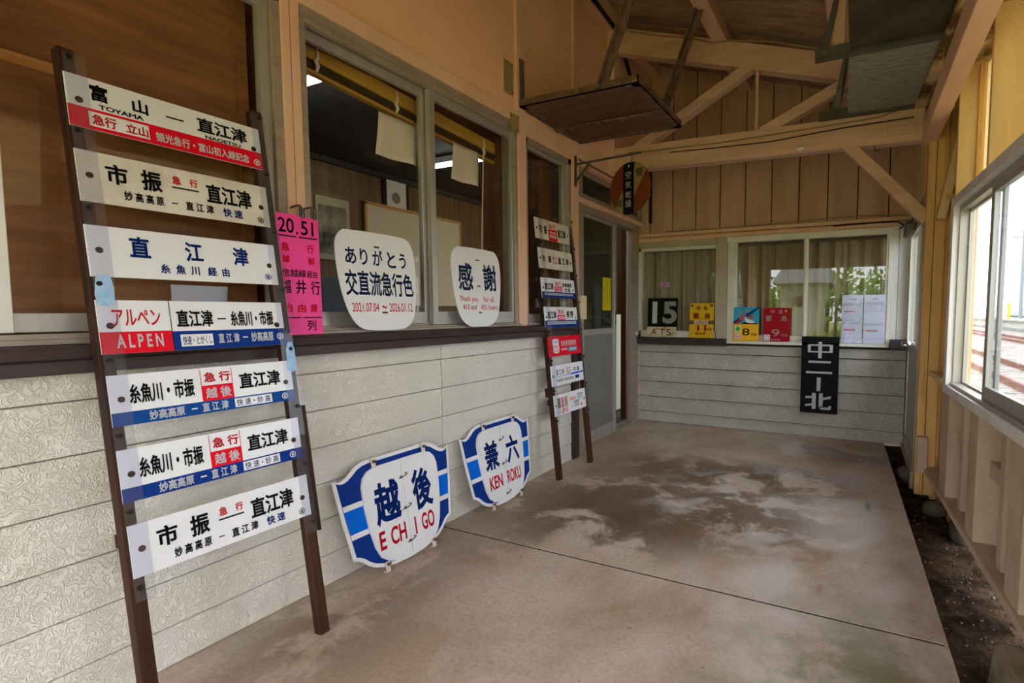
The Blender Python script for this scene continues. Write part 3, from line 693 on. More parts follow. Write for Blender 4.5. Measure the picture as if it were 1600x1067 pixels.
def board2(label, r, mat): return board(label, .18, .10, r, mat, T2)


H2 = [('o', .038, .44, .058, .56), ('o', .935, .48, .955, .60)]
b, R = board2('white board with red middle box reading 市振 急行 直江津, topmost on the right rack', (2.919, 3.370, 1.747, 1.611), WHITEW)
letters(b, REDP, [('#', .365, .42, .624, 1), ('#', .365, .02, .372, .42), ('#', .617, .02, .624, .42), ('急 行', .400, .16, .580, .385)], R, Y1, name='stripe'); letters(b, BLK, [('市', .105, .30, .185, .70), ('振', .240, .30, .325, .727), ('直江津', .640, .32, .885, .74)], R, Y3)
letters(b, WHITE, [('=', .40, .52, .59, .63, 5), ('=', .39, .68, .60, .85, 6)], R, Y3); holes(b, R, H2)
b, R = board2('plain cream white board reading 市振 急行 直江津, second on the right rack', (2.930, 3.384, 1.551, 1.416), WHITEW)
letters(b, BLK, [('市', .095, .33, .18, .68), ('振', .260, .33, .349, .702), ('直 江 津', .550, .34, .874, .70)], R, Y3); letters(b, REDP, [('急 行', .388, .33, .510, .52), ('#', .381, .565, .522, .58), ('=', .382, .62, .520, .728, 5)], R, Y3, .012); holes(b, R, H2)
b, R = board2('white and navy board reading 直江津 to 妙高高原 and 市振, third on the right rack', (2.933, 3.383, 1.354, 1.220), WHITE)
letters(b, BLUE, [('#', 0, .69, 1, 1)], R, Y1, name='stripe'); letters(b, REDP, [('#', .366, .395, .595, .69), ('#', .366, .01, .372, .4), ('#', .589, .01, .595, .4), ('急 行', .406, .14, .560, .36)], R, Y2, name='stripe')
letters(b, BLK, [('直江津', .088, .245, .335, .60), ('妙高高原', .613, .19, .900, .42), ('市 振', .668, .45, .850, .664)], R, Y3); letters(b, WHITE, [('=', .385, .44, .578, .53, 5), ('=', .386, .57, .583, .672, 6), ('=', .067, .75, .922, .87, 22)], R, Y3); holes(b, R, H2)
b, R = board2('white and navy board reading 直江津 団体 長野, middle of the right rack', (2.939, 3.387, 1.159, 1.021), WHITE)
letters(b, BLUE, [('#', 0, .66, 1, 1)], R, Y1, name='stripe'); letters(b, REDP, [('#', .363, .395, .597, .66), ('#', .363, .02, .369, .4), ('#', .591, .02, .597, .4), ('団 体', .400, .13, .560, .36)], R, Y2, name='stripe')
letters(b, BLK, [('直江津', .083, .215, .33, .575), ('長 野', .645, .21, .865, .56)], R, Y3); letters(b, WHITE, [('=', .385, .45, .585, .63, 6), ('=', .055, .71, .947, .87, 22)], R, Y3); holes(b, R, H2)
b, R = board2('bright red board with white jar emblem, fifth on the right rack', (2.950, 3.399, .959, .825), RED)
jar = [(.125, .16), (.20, .12), (.30, .15), (.315, .30), (.30, .42), (.315, .6), (.30, .80), (.25, .86), (.17, .84), (.13, .75), (.14, .5), (.115, .32)]
mb = MB(); mb.poly([(R[1] * u, R[2] * (1 - v)) for u, v in jar][::-1], Y1); obj('emblem', mb, WHITE, b)
letters(b, RED, [('=', .15, .45, .285, .60, 3), ('=', .16, .66, .29, .79, 4)], R, Y2); letters(b, SKYB, [('=', .15, .21, .285, .36, 3), ('#', .588, .602, .858, .825)], R, Y2, name='label_panel')
letters(b, WHITE, [('飲食用休憩車両', .373, .225, .844, .545), ('=', .370, .63, .552, .75, 5), ('=', .62, .66, .83, .77, 6)], R, Y3, .014); holes(b, R, H2)
b, R = board2('white board with light blue swoosh line, sixth on the right rack', (2.954, 3.401, .764, .627), WHITE)
mb = MB(); P = lambda u, v: (R[1] * u, R[2] * (1 - v)); mb.poly([P(0, .59), P(1, .565), P(1, .535), P(0, .57)], Y1).poly([P(.57, .60), P(.62, .50), P(1, .495), P(1, .57)], Y2); obj('stripe', mb, BLUEL, b)
letters(b, BLK, [('直 江 津', .138, .21, .374, .50), ('市 振', .676, .22, .873, .47), ('#', .416, .35, .645, .365), ('=', .139, .68, .347, .83, 5), ('=', .374, .69, .671, .83, 7)], R, Y3, .012); letters(b, REDP, [('急 行', .467, .16, .582, .32), ('=', .464, .40, .583, .53, 4)], R, Y3, .01)
letters(b, BLUE, [('#', .717, .66, .845, .83)], R, Y3, name='label_panel'); holes(b, R, H2)
b, R = board2('white board with three coloured picture panels, lowest on the right rack', (2.958, 3.402, .566, .427), WHITE)
for cmat, u0 in ((M('picture_green', (.08, .22, .05), .5, col2=(.30, .05, .04), scale=60), .10), (M('picture_pink', (.62, .30, .52), .5, col2=(.45, .03, .06), scale=50), .205), (M('picture_yellow', (.62, .40, .02), .5, col2=(.10, .20, .30), scale=50), .312)): letters(b, cmat, [('#', u0, .16, u0 + .085, .66)], R, Y1, name='picture_panel')
letters(b, REDP, [('UP', .205, .69, .30, .94), ('=', .31, .72, .40, .93, 2), ('=', .475, .29, .655, .46, 4), ('o', .815, .70, .855, .84)], R, Y3); letters(b, SKYB, [('=', .718, .28, .901, .46, 4), ('=', .093, .70, .185, .78, 3)], R, Y3)
letters(b, BLK, [('=', .594, .49, .774, .66, 5), ('=', .598, .70, .764, .80, 6), ('=', .093, .82, .185, .91, 3), ('=', .719, .17, .921, .25, 9), ('()', .515, .70, .567, .84)], R, Y3); holes(b, R, H2)


# ---- locomotive head plates
def smooth(half, mir=True):
    return half + [(-a, b) for a, b in half[::-1] if abs(a) > 1e-6]


def chaikin(p, n=2, closed=True):
    for _ in range(n):
        q = []
        for i in range(len(p)):
            a, b = p[i], p[(i + 1) % len(p)]
            q += [(a[0] * .75 + b[0] * .25, a[1] * .75 + b[1] * .25), (a[0] * .25 + b[0] * .75, a[1] * .25 + b[1] * .75)]
        p = q
    return p


SH = [(0, .494), (.165, .494), (.195, .490), (.222, .480), (.250, .460), (.274, .445), (.297, .438), (.315, .439), (.332, .448), (.312, .28), (.284, .108), (.268, .102), (.246, .088), (.220, .062), (.190, .042), (.15, .026), (.08, .013), (0, .009)]
IN = [(0, .457), (.10, .457), (.15, .455), (.182, .445), (.206, .422), (.217, .388), (.216, .30), (.205, .20), (.188, .12), (.165, .070), (.13, .043), (.08, .030), (0, .026)]


def plate_outline(k=1.): return smooth([(a * k, b) for a, b in SH])


def clip_band(pts, z0, z1):
    out = []
    for side in (1, -1):
        pass
    return out


def halfx(z, k):  # half width of the blue field at height z
    tab = [(.11, .268), (.28, .296), (.437, .314)]
    for (za, xa), (zb_, xb) in zip(tab, tab[1:]):
        if z <= zb_: return (xa + (xb - xa) * (z - za) / (zb_ - za)) * k
    return .314 * k


def headmark(label, yc, xf, s, k, kanji, roman, dlatch):
    r = face_root('head_mark', label, 'train head mark', (xf, yc, 0), (0, 1, 0), (-s, 0, 1), 'shield shaped head marks')
    obj('backing_plate', MB().prism(plate_outline(k), 0, .006), WHITE, r, .0015)
    fld = smooth([(a * k * .952, .25 + (b - .25) * .935) for a, b in SH])
    obj('blue_field', MB().prism(fld, -.0006, .0), BLUE, r)
    for sg in (1, -1):
        z0, z1 = .19, .335; P = [(.15 * k * sg, z0), (halfx(z0, k) * sg, z0), (halfx(z1, k) * sg, z1), (.15 * k * sg, z1)]; obj('white_band', MB().poly(P if sg > 0 else P[::-1], -.0010), WHITE, r)
        z0, z1 = .213, .312; P = [(.15 * k * sg, z0), ((halfx(z0, k) - .001) * sg, z0), ((halfx(z1, k) - .001) * sg, z1), (.15 * k * sg, z1)]; obj('light_blue_band', MB().poly(P if sg > 0 else P[::-1], -.0014), BLUEL, r)
    inn = [(a * k, b) for a, b in IN]
    L_ = [p for p in smooth(inn) if p[0] >= .0] ; rt = [(.0012, .457)] + [p for p in inn[1:-1]] + [(.0012, .026)]
    for sg in (1, -1):
        pts = [(p[0] * sg + .008, p[1]) for p in rt]
        obj('door_panel', MB().prism(pts if sg < 0 else pts[::-1], -.012, -.0016), WHITE, r, .001)
    for z in dlatch:
        mb = MB(); mb.tube([(-.016, -.015, z - .003), (.008, -.02, z), (.034, -.015, z + .006), (.03, -.02, z + .012), (.02, -.016, z + .013)], .0022, 6).box(-.006, .004, -.015, -.012, z - .006, z + .006)
        obj('latch', mb, STEEL, r)
    for u, z0, z1 in ((-.135 * k, .452, .502), (.155 * k, .452, .502), (-.135 * k, .0, .045), (.14 * k, .0, .045)):
        cl = obj('bracket', MB().box(u - .011, u + .011, -.012, -.008, z0, z1).box(u - .011, u + .011, -.012, .008, (z1 - .004) if z0 > .2 else z0, z1 if z0 > .2 else z0 + .004), WHITEW, r, .001)
        zc = z0 + .028 if z0 > .2 else .034
        obj('bolt', MB().disc(u, zc, .007, -.022, -.0125, 8).box(u - .002, u + .012, -.02, -.017, zc - .003, zc + .005), RUST, cl)
    R = (-.332 * k, .332 * k, .494, 0)
    letters(r, BLUE, kanji, R, -.0126, .034); letters(r, REDP, roman, R, -.0126, .026)
    return r


headmark('blue and white shield plate reading 越後 ECHIGO against the siding', 1.70, .128, .165, 1., [('越', .256, .225, .469, .600), ('後', .578, .215, .762, .600)], [('E', .259, .64, .308, .80), ('CH', .350, .64, .480, .80), ('I', .559, .64, .573, .80), ('GO', .623, .64, .742, .80)], (.375, .235, .085))
headmark('blue and white shield plate reading 兼六 KEN ROKU nearer the sliding door', 2.468, .104, .16, .975, [('兼', .253, .215, .455, .550), ('六', .566, .225, .758, .555)], [('KEN', .280, .625, .461, .775), ('ROKU', .533, .625, .741, .775)], (.375, .235, .06))


# ---- white shield signs on the sill
def shield(label, pts, O, s, sc, items_navy, items_red, slots, R):
    r = face_root('round_cornered_sign', label, 'sign', O, (0, 1, 0), (-s, 0, 1), 'white round cornered signs on the sill')
    obj('panel', MB().prism(chaikin(pts, 1)[::-1][::-1], 0, .004), WHITE, r, .001)
    letters(r, NAVY, items_navy, R, -.0006, .022); letters(r, REDP, items_red, R, -.0006, .008); letters(r, M('slot_brown', (.06, .045, .02), .5), slots, R, -.0008, name='slot')


def sym(pts, yc, z0): return [(a - yc, b - z0) for a, b in pts]


AR = [[1.495, 1.470], [1.466, 1.455], [1.443, 1.420], [1.439, 1.348], [1.447, 1.240], [1.463, 1.165], [1.486, 1.105], [1.515, 1.066], [1.56, 1.046], [1.75, 1.045], [1.795, 1.062], [1.825, 1.095], [1.842, 1.14], [1.858, 1.24], [1.864, 1.352], [1.856, 1.420], [1.835, 1.455], [1.80, 1.470]]
shield('white sign reading ありがとう交直流急行色 on the brown sill', sym(AR, 1.65, 1.040)[::-1][::-1], (.060, 1.65, 1.0345), .1, 1, [('あ', .098, .186, .226, .348), ('り', .271, .186, .362, .348), ('が', .423, .183, .554, .346), ('と', .614, .189, .727, .354), ('う', .778, .189, .868, .352), ('交直流急行色', .069, .401, .940, .655)],
       [('2021.07.04', .122, .723, .448, .811), ('~', .487, .745, .546, .780), ('2026.01.12', .582, .721, .903, .811)], [('#', .454, .147, .524, .165), ('#', .474, .478, .535, .496), ('#', .481, .811, .553, .829)], (1.443 - 1.65, 1.862 - 1.65, 1.475 - 1.04, 1.045 - 1.04))
KN = [[2.19, 1.476], [2.148, 1.460], [2.120, 1.420], [2.113, 1.33], [2.120, 1.22], [2.136, 1.13], [2.165, 1.078], [2.215, 1.048], [2.25, 1.045], [2.38, 1.045], [2.43, 1.062], [2.468, 1.095], [2.488, 1.14], [2.520, 1.27], [2.530, 1.37], [2.522, 1.43], [2.50, 1.462], [2.47, 1.476]]
shield('white sign reading 感謝 Thank you on the brown sill', sym(KN, 2.31, 1.040), (.060, 2.31, 1.0345), .1, 1, [('感', .093, .198, .381, .539), ('謝', .602, .189, .888, .535)],
       [('Thank you', .087, .610, .441, .695), ('for all', .563, .608, .786, .681), ('413 and', .136, .711, .404, .780), ('455 lovers', .499, .712, .859, .78)], [('#', .469, .139, .545, .156), ('#', .455, .472, .525, .489), ('#', .435, .808, .508, .825)], (2.12 - 2.31, 2.53 - 2.31, 1.475 - 1.04, 1.042 - 1.04))

# ---- pink departure plate
pk = face_root('departure_plate', 'bright pink plate reading 20.51 福井行 hanging between the left windows', 'sign', (.086, 1.171, 1.036), (0, 1, 0), (-.02, 0, 1))
obj('panel', MB().box(0, .162, 0, .003, 0, .434), PINK, pk, .0006)
R = (0, .162, .434, 0)
letters(pk, BLK, [('20', .04, .035, .402, .155), ('.', .449, .137, .496, .160), ('51', .567, .04, .871, .16), ('#', .03, .175, .442, .187), ('#', .501, .175, .96, .187), ('信越線', .070, .450, .64, .517), ('経由', .66, .455, .915, .517), ('福', .10, .54, .269, .655), ('井', .380, .537, .628, .656), ('行', .738, .540, .968, .660), ('#', .1, .85, .461, .860), ('#', .514, .85, .977, .860), ('列', .610, .878, .826, .967)], R, -.0006, .016)
letters(pk, PINKRED, [('急', .080, .234, .277, .305), ('行', .681, .234, .860, .307), ('越', .095, .340, .263, .401), ('前', .699, .340, .868, .404), ('自', .12, .736, .275, .812), ('由', .398, .738, .596, .812), ('席', .703, .736, .881, .812)], R, -.0006, .03)
for u in (.10, .147):
    obj('hook', MB().tube([(u, -.004, .425), (u, -.006, .455), (u, .012, .475), (u, .045, .475), (u, .072, .47)], .004, 6).box(u - .012, u + .012, -.001, .003, .43, .465), STEEL, pk)

# ---- rusty hanging shelf
sh = thing('hanging_shelf', 'rusty brown steel shelf hung high on the left wall', 'shelf', (0, 3.15, 2.37))
zt = .0
mb = MB(); a0, a1, x1 = -.392, .398, .80
mb.box(.012, x1, a0, a0 + .045, 0, .006).box(.012, x1, a0, a0 + .006, 0, .045).box(.012, x1, a1 - .045, a1, 0, .006).box(.012, x1, a1 - .006, a1, 0, .045).box(x1 - .045, x1, a0, a1, .0, .006).box(x1 - .006, x1, a0, a1, 0, .045).box(.012, .057, a0, a1, 0, .006).box(.0145, .020, a0, a1, 0, .045)
obj('frame', mb, RUST, sh)
obj('shelf_board', MB().box(.02, x1 - .008, a0 + .008, a1 - .008, .007, .03), SHELFW, sh)
obj('cross_bar', MB().box(.012, x1 - .02, .03, .085, -.012, -.0005), RUST, sh)
obj('wall_strap', MB().box(.019, .026, a0, a0 + .045, .0, .29), RUST, sh); obj('wall_strap', MB().box(.019, .026, a1 - .045, a1, .0, .29), RUST, sh)
for yy, x0 in ((a0 - .004, .555), (a1 + .004, .60)):
    ln = Vector((x0 + .31, yy, .80)); o_ = obj('hanger_bar', MB().beam((x0, yy, .01), tuple(ln), .008, .045, (0, 1, 0)).beam((x0 + .02, yy + .02, .012), (x0 + .33, yy + .02, .80), .045, .006, (0, 1, 0)), RUST, sh)
    obj('bolt', MB().disc(x0 + .008, .022, .012, yy - .018, yy - .004, 8), STEEL, o_)

# ---- wall bracket and round warning sign
br = thing('sign_bracket', 'thin iron bracket arm on the post beside the sliding door', 'bracket', (.014, 3.48, 2.205))
mb = MB(); mb.beam((0, 0, 0), (.52, 0, .018), .012, .014)
obj('arm', mb, STEEL, br); obj('brace', MB().beam((.0, 0, -.13), (.12, 0, .0), .008, .016), STEEL, br); obj('wall_plate', MB().box(-.0, .004, -.018, .018, -.16, .06), STEEL, br)
obj('hook', MB().tube([(.10, 0, -.005), (.10, 0, -.03), (.108, 0, -.04), (.1, 0, -.05)], .003, 6), STEEL, br); obj('hook', MB().tube([(.45, 0, .01), (.455, -.004, -.01), (.45, -.004, -.03), (.44, -.002, -.045)], .003, 6), STEEL, br)
ca, sa = math.cos(math.radians(-16)), math.sin(math.radians(-16))
rs = face_root('round_warning_sign', 'round orange and cream enamel sign reading 空気乾燥 警戒 hanging from the bracket', 'sign', (.450, 3.478, 1.986), (ca, sa, 0), (0, 0, 1))
r0 = .182
obj('disc', MB().disc(0, 0, r0, 0, .004, 48), M('shaded_orange_red', (.22, .050, .010), .5, col2=(.14, .028, .007), scale=9), rs)  # disc colour darkened to hold the shade the sign hangs in


def seg(lo, hi, ang=0, n=24, y=-.0006, r=r0 * .995):
    top = []; bot = []
    for i in range(n + 1):
        u = lo + (hi - lo) * i / n; h = math.sqrt(max(r * r - u * u, 0)); top.append((u, h)); bot.append((u, -h))
    P = bot + top[::-1]; c, s_ = math.cos(ang), math.sin(ang)
    return [(p[0] * c - p[1] * s_, p[0] * s_ + p[1] * c) for p in P]


obj('diagonal_band', MB().poly(seg(-.050, .062, math.radians(-33)), -.0006), M('shaded_cream', (.30, .24, .10), .5, col2=(.22, .17, .075), scale=10), rs)  # cream lowered too, shade on the sign is in the colour
obj('black_band', MB().poly(seg(-.060, .038), -.0010), BLK, rs)
letters(rs, GREYL, [('空', .36, .17, .54, .30), ('気', .36, .36, .54, .49), ('乾', .36, .55, .55, .68), ('燥', .36, .72, .55, .86)], (-.143, .145, .18, -.18), -.0014, 0); letters(rs, BLK, [('警', .63, .14, .86, .30), ('戒', .04, .68, .25, .83)], (-.14, .16, .18, -.18), -.0010, .006)
obj('hanging_hole', MB().disc(-.008, .155, .008, -.0016, -.001, 12), CREAM, rs)

# ---- switch box, cover plates, notices
sb = thing('switch_box', 'cream plastic switch box on the post beside the sliding door', 'switch box', (.014, 3.485, 1.155))
obj('case', MB().box(.0, .075, -.045, .035, -.09, .085), CREAMPL, sb, .006); obj('cable', MB().tube([(.03, -.048, .0), (.03, -.06, -.04), (.02, -.05, -.12), (.008, -.04, -.17)], .005, 6), CABLEB, sb)
for z, y0, lab in ((2.515, 2.625, 'upper brass coloured cover plate on the plaster beside the shelf strap'), (2.262, 2.66, 'lower brass coloured cover plate at the window head corner')):
    cp = thing('cover_plate', lab, 'plate', (.0, y0, z), 'square cover plates')
    h = .095 if z > 2.4 else .05
    obj('sheet', MB().box(.0005 if z > 2.4 else .0165, .0045 if z > 2.4 else .0195, 0, .09, -h, h), M('olive_brass', (.40, .31, .13), .45, metal=.3), cp)
    for u, v in ((.012, h - .015), (.012, .015 - h), (.078, h - .015), (.078, .015 - h)): obj('screw', MB().box((.0046 if z > 2.4 else .0196), (.0075 if z > 2.4 else .0225), u - .004, u + .004, v - .004, v + .004), STEEL, cp)
yn = face_root('notice', 'yellow paper notice stuck on the sliding door glass', 'notice', (-.0868, 4.155, 1.133), (0, 1, 0), (0, 0, 1))
obj('sheet', MB().box(0, .175, -.0008, 0, 0, .288), M('yellow_paper', (.62, .50, .01), .5), yn)
letters(yn, BLK, [('=', .80, .05 + .075 * k, .90, .10 + .075 * k, 1) for k in range(10)] + [('=', .48, .1 + .07 * k, .58, .145 + .07 * k, 1) for k in range(11)] + [('=', .14, .30 + .058 * k, .22, .34 + .058 * k, 1) for k in range(11)], (0, .175, .288, 0), -.0014)
ns = face_root('sticker', 'tiny lilac sticker on the left back window glass', 'sticker', (.128, 5.0445, 1.365), (1, 0, 0), (0, 0, 1))
obj('sheet', MB().box(0, .10, -.0008, 0, 0, .05), M('lilac', (.42, .25, .42), .5), ns); letters(ns, M('purple_ink', (.2, .06, .2), .5), [('=', .25, .35, .75, .7, 3)], (0, .10, .05, 0), -.0012)


# ---- plates on the back wall
def plate(name, label, x0, x1, z0, z1, y, mat, lean=.06, th=.004, cat='sign', group=None):
    r = face_root(name, label, cat, (x0, y, z0), (1, 0, 0), (0, lean, 1), group)
    obj('panel', MB().box(0, x1 - x0, 0, th, 0, z1 - z0), mat, r, .0006)
    return r, (0, x1 - x0, z1 - z0, 0), lambda a, z, b, d: ((a - x0) / (x1 - x0), (z1 - d) / (z1 - z0), (b - x0) / (x1 - x0), (z1 - z) / (z1 - z0))


p, R, f = plate('ats_plate', 'rust stained white plate lettered ATS under the number 15', .008, .318, .869, .971, 4.985, RUSTYW, .03)
letters(p, BLK, [('A', *f(.061, .889, .108, .951)), ('T', *f(.151, .889, .193, .950)), ('S', *f(.217, .886, .267, .951)), ('.', *f(.271, .884, .281, .893))], R, -.0006, .004)
p, R, f = plate('number_plate', 'green black plate with large cream number 15', .018, .328, .9725, 1.257, 4.988, GREENBK, .05)
letters(p, CREAML, [('#', *f(.066, 1.006, .117, 1.223))], R, -.0006); letters(p, CREAML, [('5', *f(.175, 1.004, .321, 1.222))], R, -.0006, .035)
p, R, f = plate('car_sign', 'scuffed yellow sign reading 特急雷鳥 11号車', .448, .686, .869, 1.205, 4.985, YELSIGN, .06, group='limited express car signs')
letters(p, M('brown_tape', (.16, .10, .03), .6), [('#', 0, .50, 1, .61)], R, -.0006, name='slot_holder'); letters(p, RUSTYW, [('#', .2, .50, .78, .60)], R, -.001, name='slip'); letters(p, BLK, [('23号,34号', .26, .515, .72, .59)], R, -.0014, .0)
letters(p, DRED, [('特', .28, .085, .46, .20), ('急', .57, .085, .75, .20), ('雷', .15, .29, .40, .45), ('鳥', .62, .29, .86, .45), ('#', .33, .635, .42, .80), ('#', .62, .635, .71, .80), ('号車', .72, .70, .92, .80), ('自由席', .25, .835, .70, .91)], R, -.0014, .02); letters(p, RUST, [('o', .06, .03, .14, .12), ('o', .86, .03, .94, .12)], R, -.0014, name='bolt_hole')
p, R, f = plate('car_sign', 'blue and yellow sign reading スーパー雷鳥 8号車 with white bird', .875, 1.105, .852, 1.163, 4.978, YELB, .06, group='limited express car signs')
letters(p, SKYB, [('#', 0, 0, 1, .5)], R, -.0006, name='blue_half')
q = lambda pts: [(R[1] * u, R[2] * (1 - v)) for u, v in pts][::-1]
obj('diagonal_band', MB().poly(q([(.0, .42), (.95, 0), (1, 0), (1, .03), (.17, .5), (0, .5)]), -.0010), BLUE, p); obj('diagonal_band', MB().poly(q([(.05, .5), (.45, .23), (.52, .25), (.17, .5)]), -.0012), RED, p)
obj('mountain', MB().poly(q([(.30, .5), (.45, .44), (.6, .47), (.75, .43), (1, .5)]), -.0013), BLK, p)
obj('bird', MB().poly(q([(.42, .31), (.46, .27), (.50, .30), (.52, .36), (.62, .36), (.80, .42), (.86, .47), (.72, .475), (.58, .47), (.47, .42), (.45, .35)]), -.0016), WHITE, p)
letters(p, WHITE, [('#', .07, .56, .29, .73), ('#', .07, .78, .29, .95)], R, -.001, name='label_panel'); letters(p, M('leaf_green', (.02, .45, .06), .4), [('o', .09, .575, .27, .715)], R, -.0014, name='clover_mark'); letters(p, REDP, [('()', .095, .79, .265, .94)], R, -.0014, name='no_smoking_mark')
letters(p, WHITE, [('スーパー', .18, .07, .64, .20), ('雷', .21, .21, .47, .37), ('鳥', .56, .21, .80, .37)], R, -.0016, .05); letters(p, REDP, [('スーパー', .19, .08, .63, .19), ('雷', .22, .22, .46, .36), ('鳥', .57, .22, .79, .36)], R, -.0020, .012); letters(p, BLK, [('8', .36, .63, .64, .84), ('号車', .69, .77, .94, .86), ('#', .12, .86, .24, .875)], R, -.0014, .006)
p, R, f = plate('car_sign', 'dark red sign reading 特急雷鳥 9号車', 1.144, 1.376, .852, 1.155, 4.978, DRED, .06, group='limited express car signs')
LP = M('pale_pink_lettering', (.62, .42, .44), .45)
letters(p, LP, [('特', .25, .05, .42, .17), ('急', .555, .05, .73, .17), ('雷', .09, .225, .31, .40), ('鳥', .65, .225, .88, .40), ('9', .32, .635, .62, .86), ('号車', .67, .77, .92, .85), ('自由席', .31, .91, .64, .98)], R, -.001, .016); letters(p, M('lime', (.35, .48, .05), .4), [('o', .79, .06, .88, .13)], R, -.001, name='green_dot'); letters(p, WHITE, [('#', .03, .80, .27, .98)], R, -.001, name='label_panel'); letters(p, M('dusky_pink', (.45, .15, .2), .5), [('()', .07, .82, .23, .96)], R, -.0014, name='no_smoking_mark')
p, R, f = plate('platform_sign', 'tall black sign reading 中二ー北 hung on the back siding', 1.477, 1.781, .226, .903, 4.985, GREENBK, .0, th=.012)
mb = MB(); BR = lambda a, z, b, d: mb.rect(a - 1.477, b - 1.477, z - .226, d - .226, -.0008)
for a in ((1.529, .764, 1.553, .835), (1.705, .764, 1.731, .835), (1.553, .764, 1.612, .776), (1.553, .821, 1.612, .835), (1.646, .764, 1.705, .776), (1.646, .821, 1.705, .835), (1.614, .715, 1.644, .858), (1.537, .672, 1.718, .690), (1.519, .578, 1.731, .597), (1.609, .423, 1.641, .544), (1.574, .263, 1.606, .405), (1.630, .275, 1.662, .405)): BR(*a)
for P in ([(1.519, .353), (1.574, .358), (1.574, .378), (1.519, .374)], [(1.519, .280), (1.574, .292), (1.574, .312), (1.519, .302)], [(1.662, .345), (1.725, .362), (1.729, .378), (1.722, .384), (1.662, .366)], [(1.630, .285), (1.64, .266), (1.655, .260), (1.71, .260), (1.728, .266), (1.731, .283), (1.731, .298), (1.712, .298), (1.705, .282), (1.665, .282), (1.662, .29)]): mb.poly([(a - 1.477, b - .226) for a, b in P], -.0008)
obj('lettering', mb, GREYL, p)
for lab, x0, x1, rows in (('clear sleeve with four part timetable sheet, left of the pair in the back window', 1.792, 1.952, [(.17, .52, True), (.555, .90, True)]), ('clear sleeve with timetable sheet blank in the middle, right one in the back window', 1.960, 2.122, [(.15, .34, False), (.585, .90, True)])):
    p, R, f = plate('timetable_sheet', lab, x0, x1, .853, 1.262, 4.992, PAPER, .02, .001, 'notice', 'timetable sheets in the back window')
    it = [('=', .36, .065, .66, .10, 7)]; rd = []
    for a, b_, hasred in rows:
        it += [('#', .04, a, .96, a + .006), ('#', .04, b_, .96, b_ + .006), ('#', .04, a, .05, b_), ('#', .95, a, .96, b_), ('=', .07, a + .015, .9, a + .05, 14)]
        for j in range(2, 8):
            v = a + (b_ - a) * j / 8; it += [('#', .06, v, .94, v + .0025)]
        for u in (.2, .34, .5, .64, .8): it += [('#', u, a + (b_ - a) * .25, u + .006, b_ - .01)]
        if hasred: rd += [('#', .10, a + (b_ - a) * .46, .66, a + (b_ - a) * .52)]
    letters(p, GREYINK, it, R, -.0005); letters(p, REDP, rd, R, -.0009, name='red_line')
    obj('plastic_sleeve', MB().box(-.004, x1 - x0 + .002, -.0024, -.0014, -.003, .425), ACRYL, p)
lt = thing('sill_latch', 'small white and brass latch on the left back sill', 'latch', (-.075, 4.95, .90))
obj('body', MB().box(-.03, .005, -.02, .01, -.012, .018), WHITEP, lt, .003); obj('bolt', MB().tube([(.005, -.005, .003), (.035, -.005, .003)], .012, 10), M('old_brass', (.42, .25, .07), .4, metal=.6), lt)

# ---- roof truss
tr = thing('roof_truss', 'cream painted timber roof truss spanning to the right wall', 'roof truss', (1.2, 4.1, 2.25))
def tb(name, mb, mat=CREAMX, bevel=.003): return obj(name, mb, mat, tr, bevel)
ox, oy, oz = 1.2, 4.1, 2.25
def q8(a, b, y0, y1, hts):  # beam in the truss plane with given (zbottom, ztop) at each end
    (xa, za0, za1), (xb, zb0, zb1) = (a[0], a[1], a[2]), (b[0], b[1], b[2])
    return MB().hexa([(xa - ox, y0, za0 - oz), (xb - ox, y0, zb0 - oz), (xb - ox, y1, zb0 - oz), (xa - ox, y1, za0 - oz), (xa - ox, y0, za1 - oz), (xb - ox, y0, zb1 - oz), (xb - ox, y1, zb1 - oz), (xa - ox, y1, za1 - oz)])
tb('tie_beam', q8((.07, 2.275, 2.405), (2.29, 2.225, 2.36), -.05, .05, 0))
tb('tie_plank', q8((.07, 2.407, 2.468), (2.26, 2.362, 2.430), -.045, .045, 0))
tb('top_chord', q8((.07, 3.235, 3.43), (2.26, 2.535, 2.70), -.05, .05, 0))
tb('strut', MB().beam((.25 - ox, .0, 2.44 - oz), (1.17 - ox, .0, 2.925 - oz), .085, .075, (0, 0, 1)))
tb('strut', MB().beam((1.24 - ox, .0, 2.425 - oz), (1.84 - ox, .0, 2.70 - oz), .085, .075, (0, 0, 1)))
tb('tie_rod', MB().tube([(1.203 - ox, -.02, 2.40 - oz), (1.203 - ox, -.02, 2.92 - oz)], .013, 10), CREAMX, 0)
tb('knee_brace', MB().beam((1.80 - ox, -.01, 2.275 - oz), (2.30 - ox, -.01, 1.72 - oz), .06, .075, (0, 0, 1)))
tb('cleat', MB().box(2.05 - ox, 2.22 - ox, -.062, -.0505, 2.275 - oz, 2.33 - oz))
mb = MB(); mb.tube([(1.49 - ox, -.07, 2.265 - oz), (1.515 - ox, -.07, 2.262 - oz), (1.54 - ox, -.07, 2.268 - oz)], [.012, .018, .014], 10); tb('insulator', mb, WHITEP, 0)
tb('hook', MB().tube([(1.98 - ox, -.02, 2.235 - oz), (1.98 - ox, -.02, 2.205 - oz), (2.0 - ox, -.02, 2.195 - oz), (2.015 - ox, -.02, 2.21 - oz)], .004, 6), STEEL, 0)
# brace on the outer corner with bolts
cb = thing('corner_brace', 'slanting ochre brace bolted beside the corner post', 'brace', (2.36, 3.98, 1.70))
obj('timber', MB().beam((.0, 0, 0), (.12, .0, .66), .05, .10, (0, -1, 0)), YELLOW, cb, .003)
for z in (.13, .53): obj('bolt', MB().box(.0 + z * .18, .035 + z * .18, -.062, -.050, z - .018, z + .018).disc(.018 + z * .18, z, .009, -.075, -.062, 8), POSTP, cb, .002)

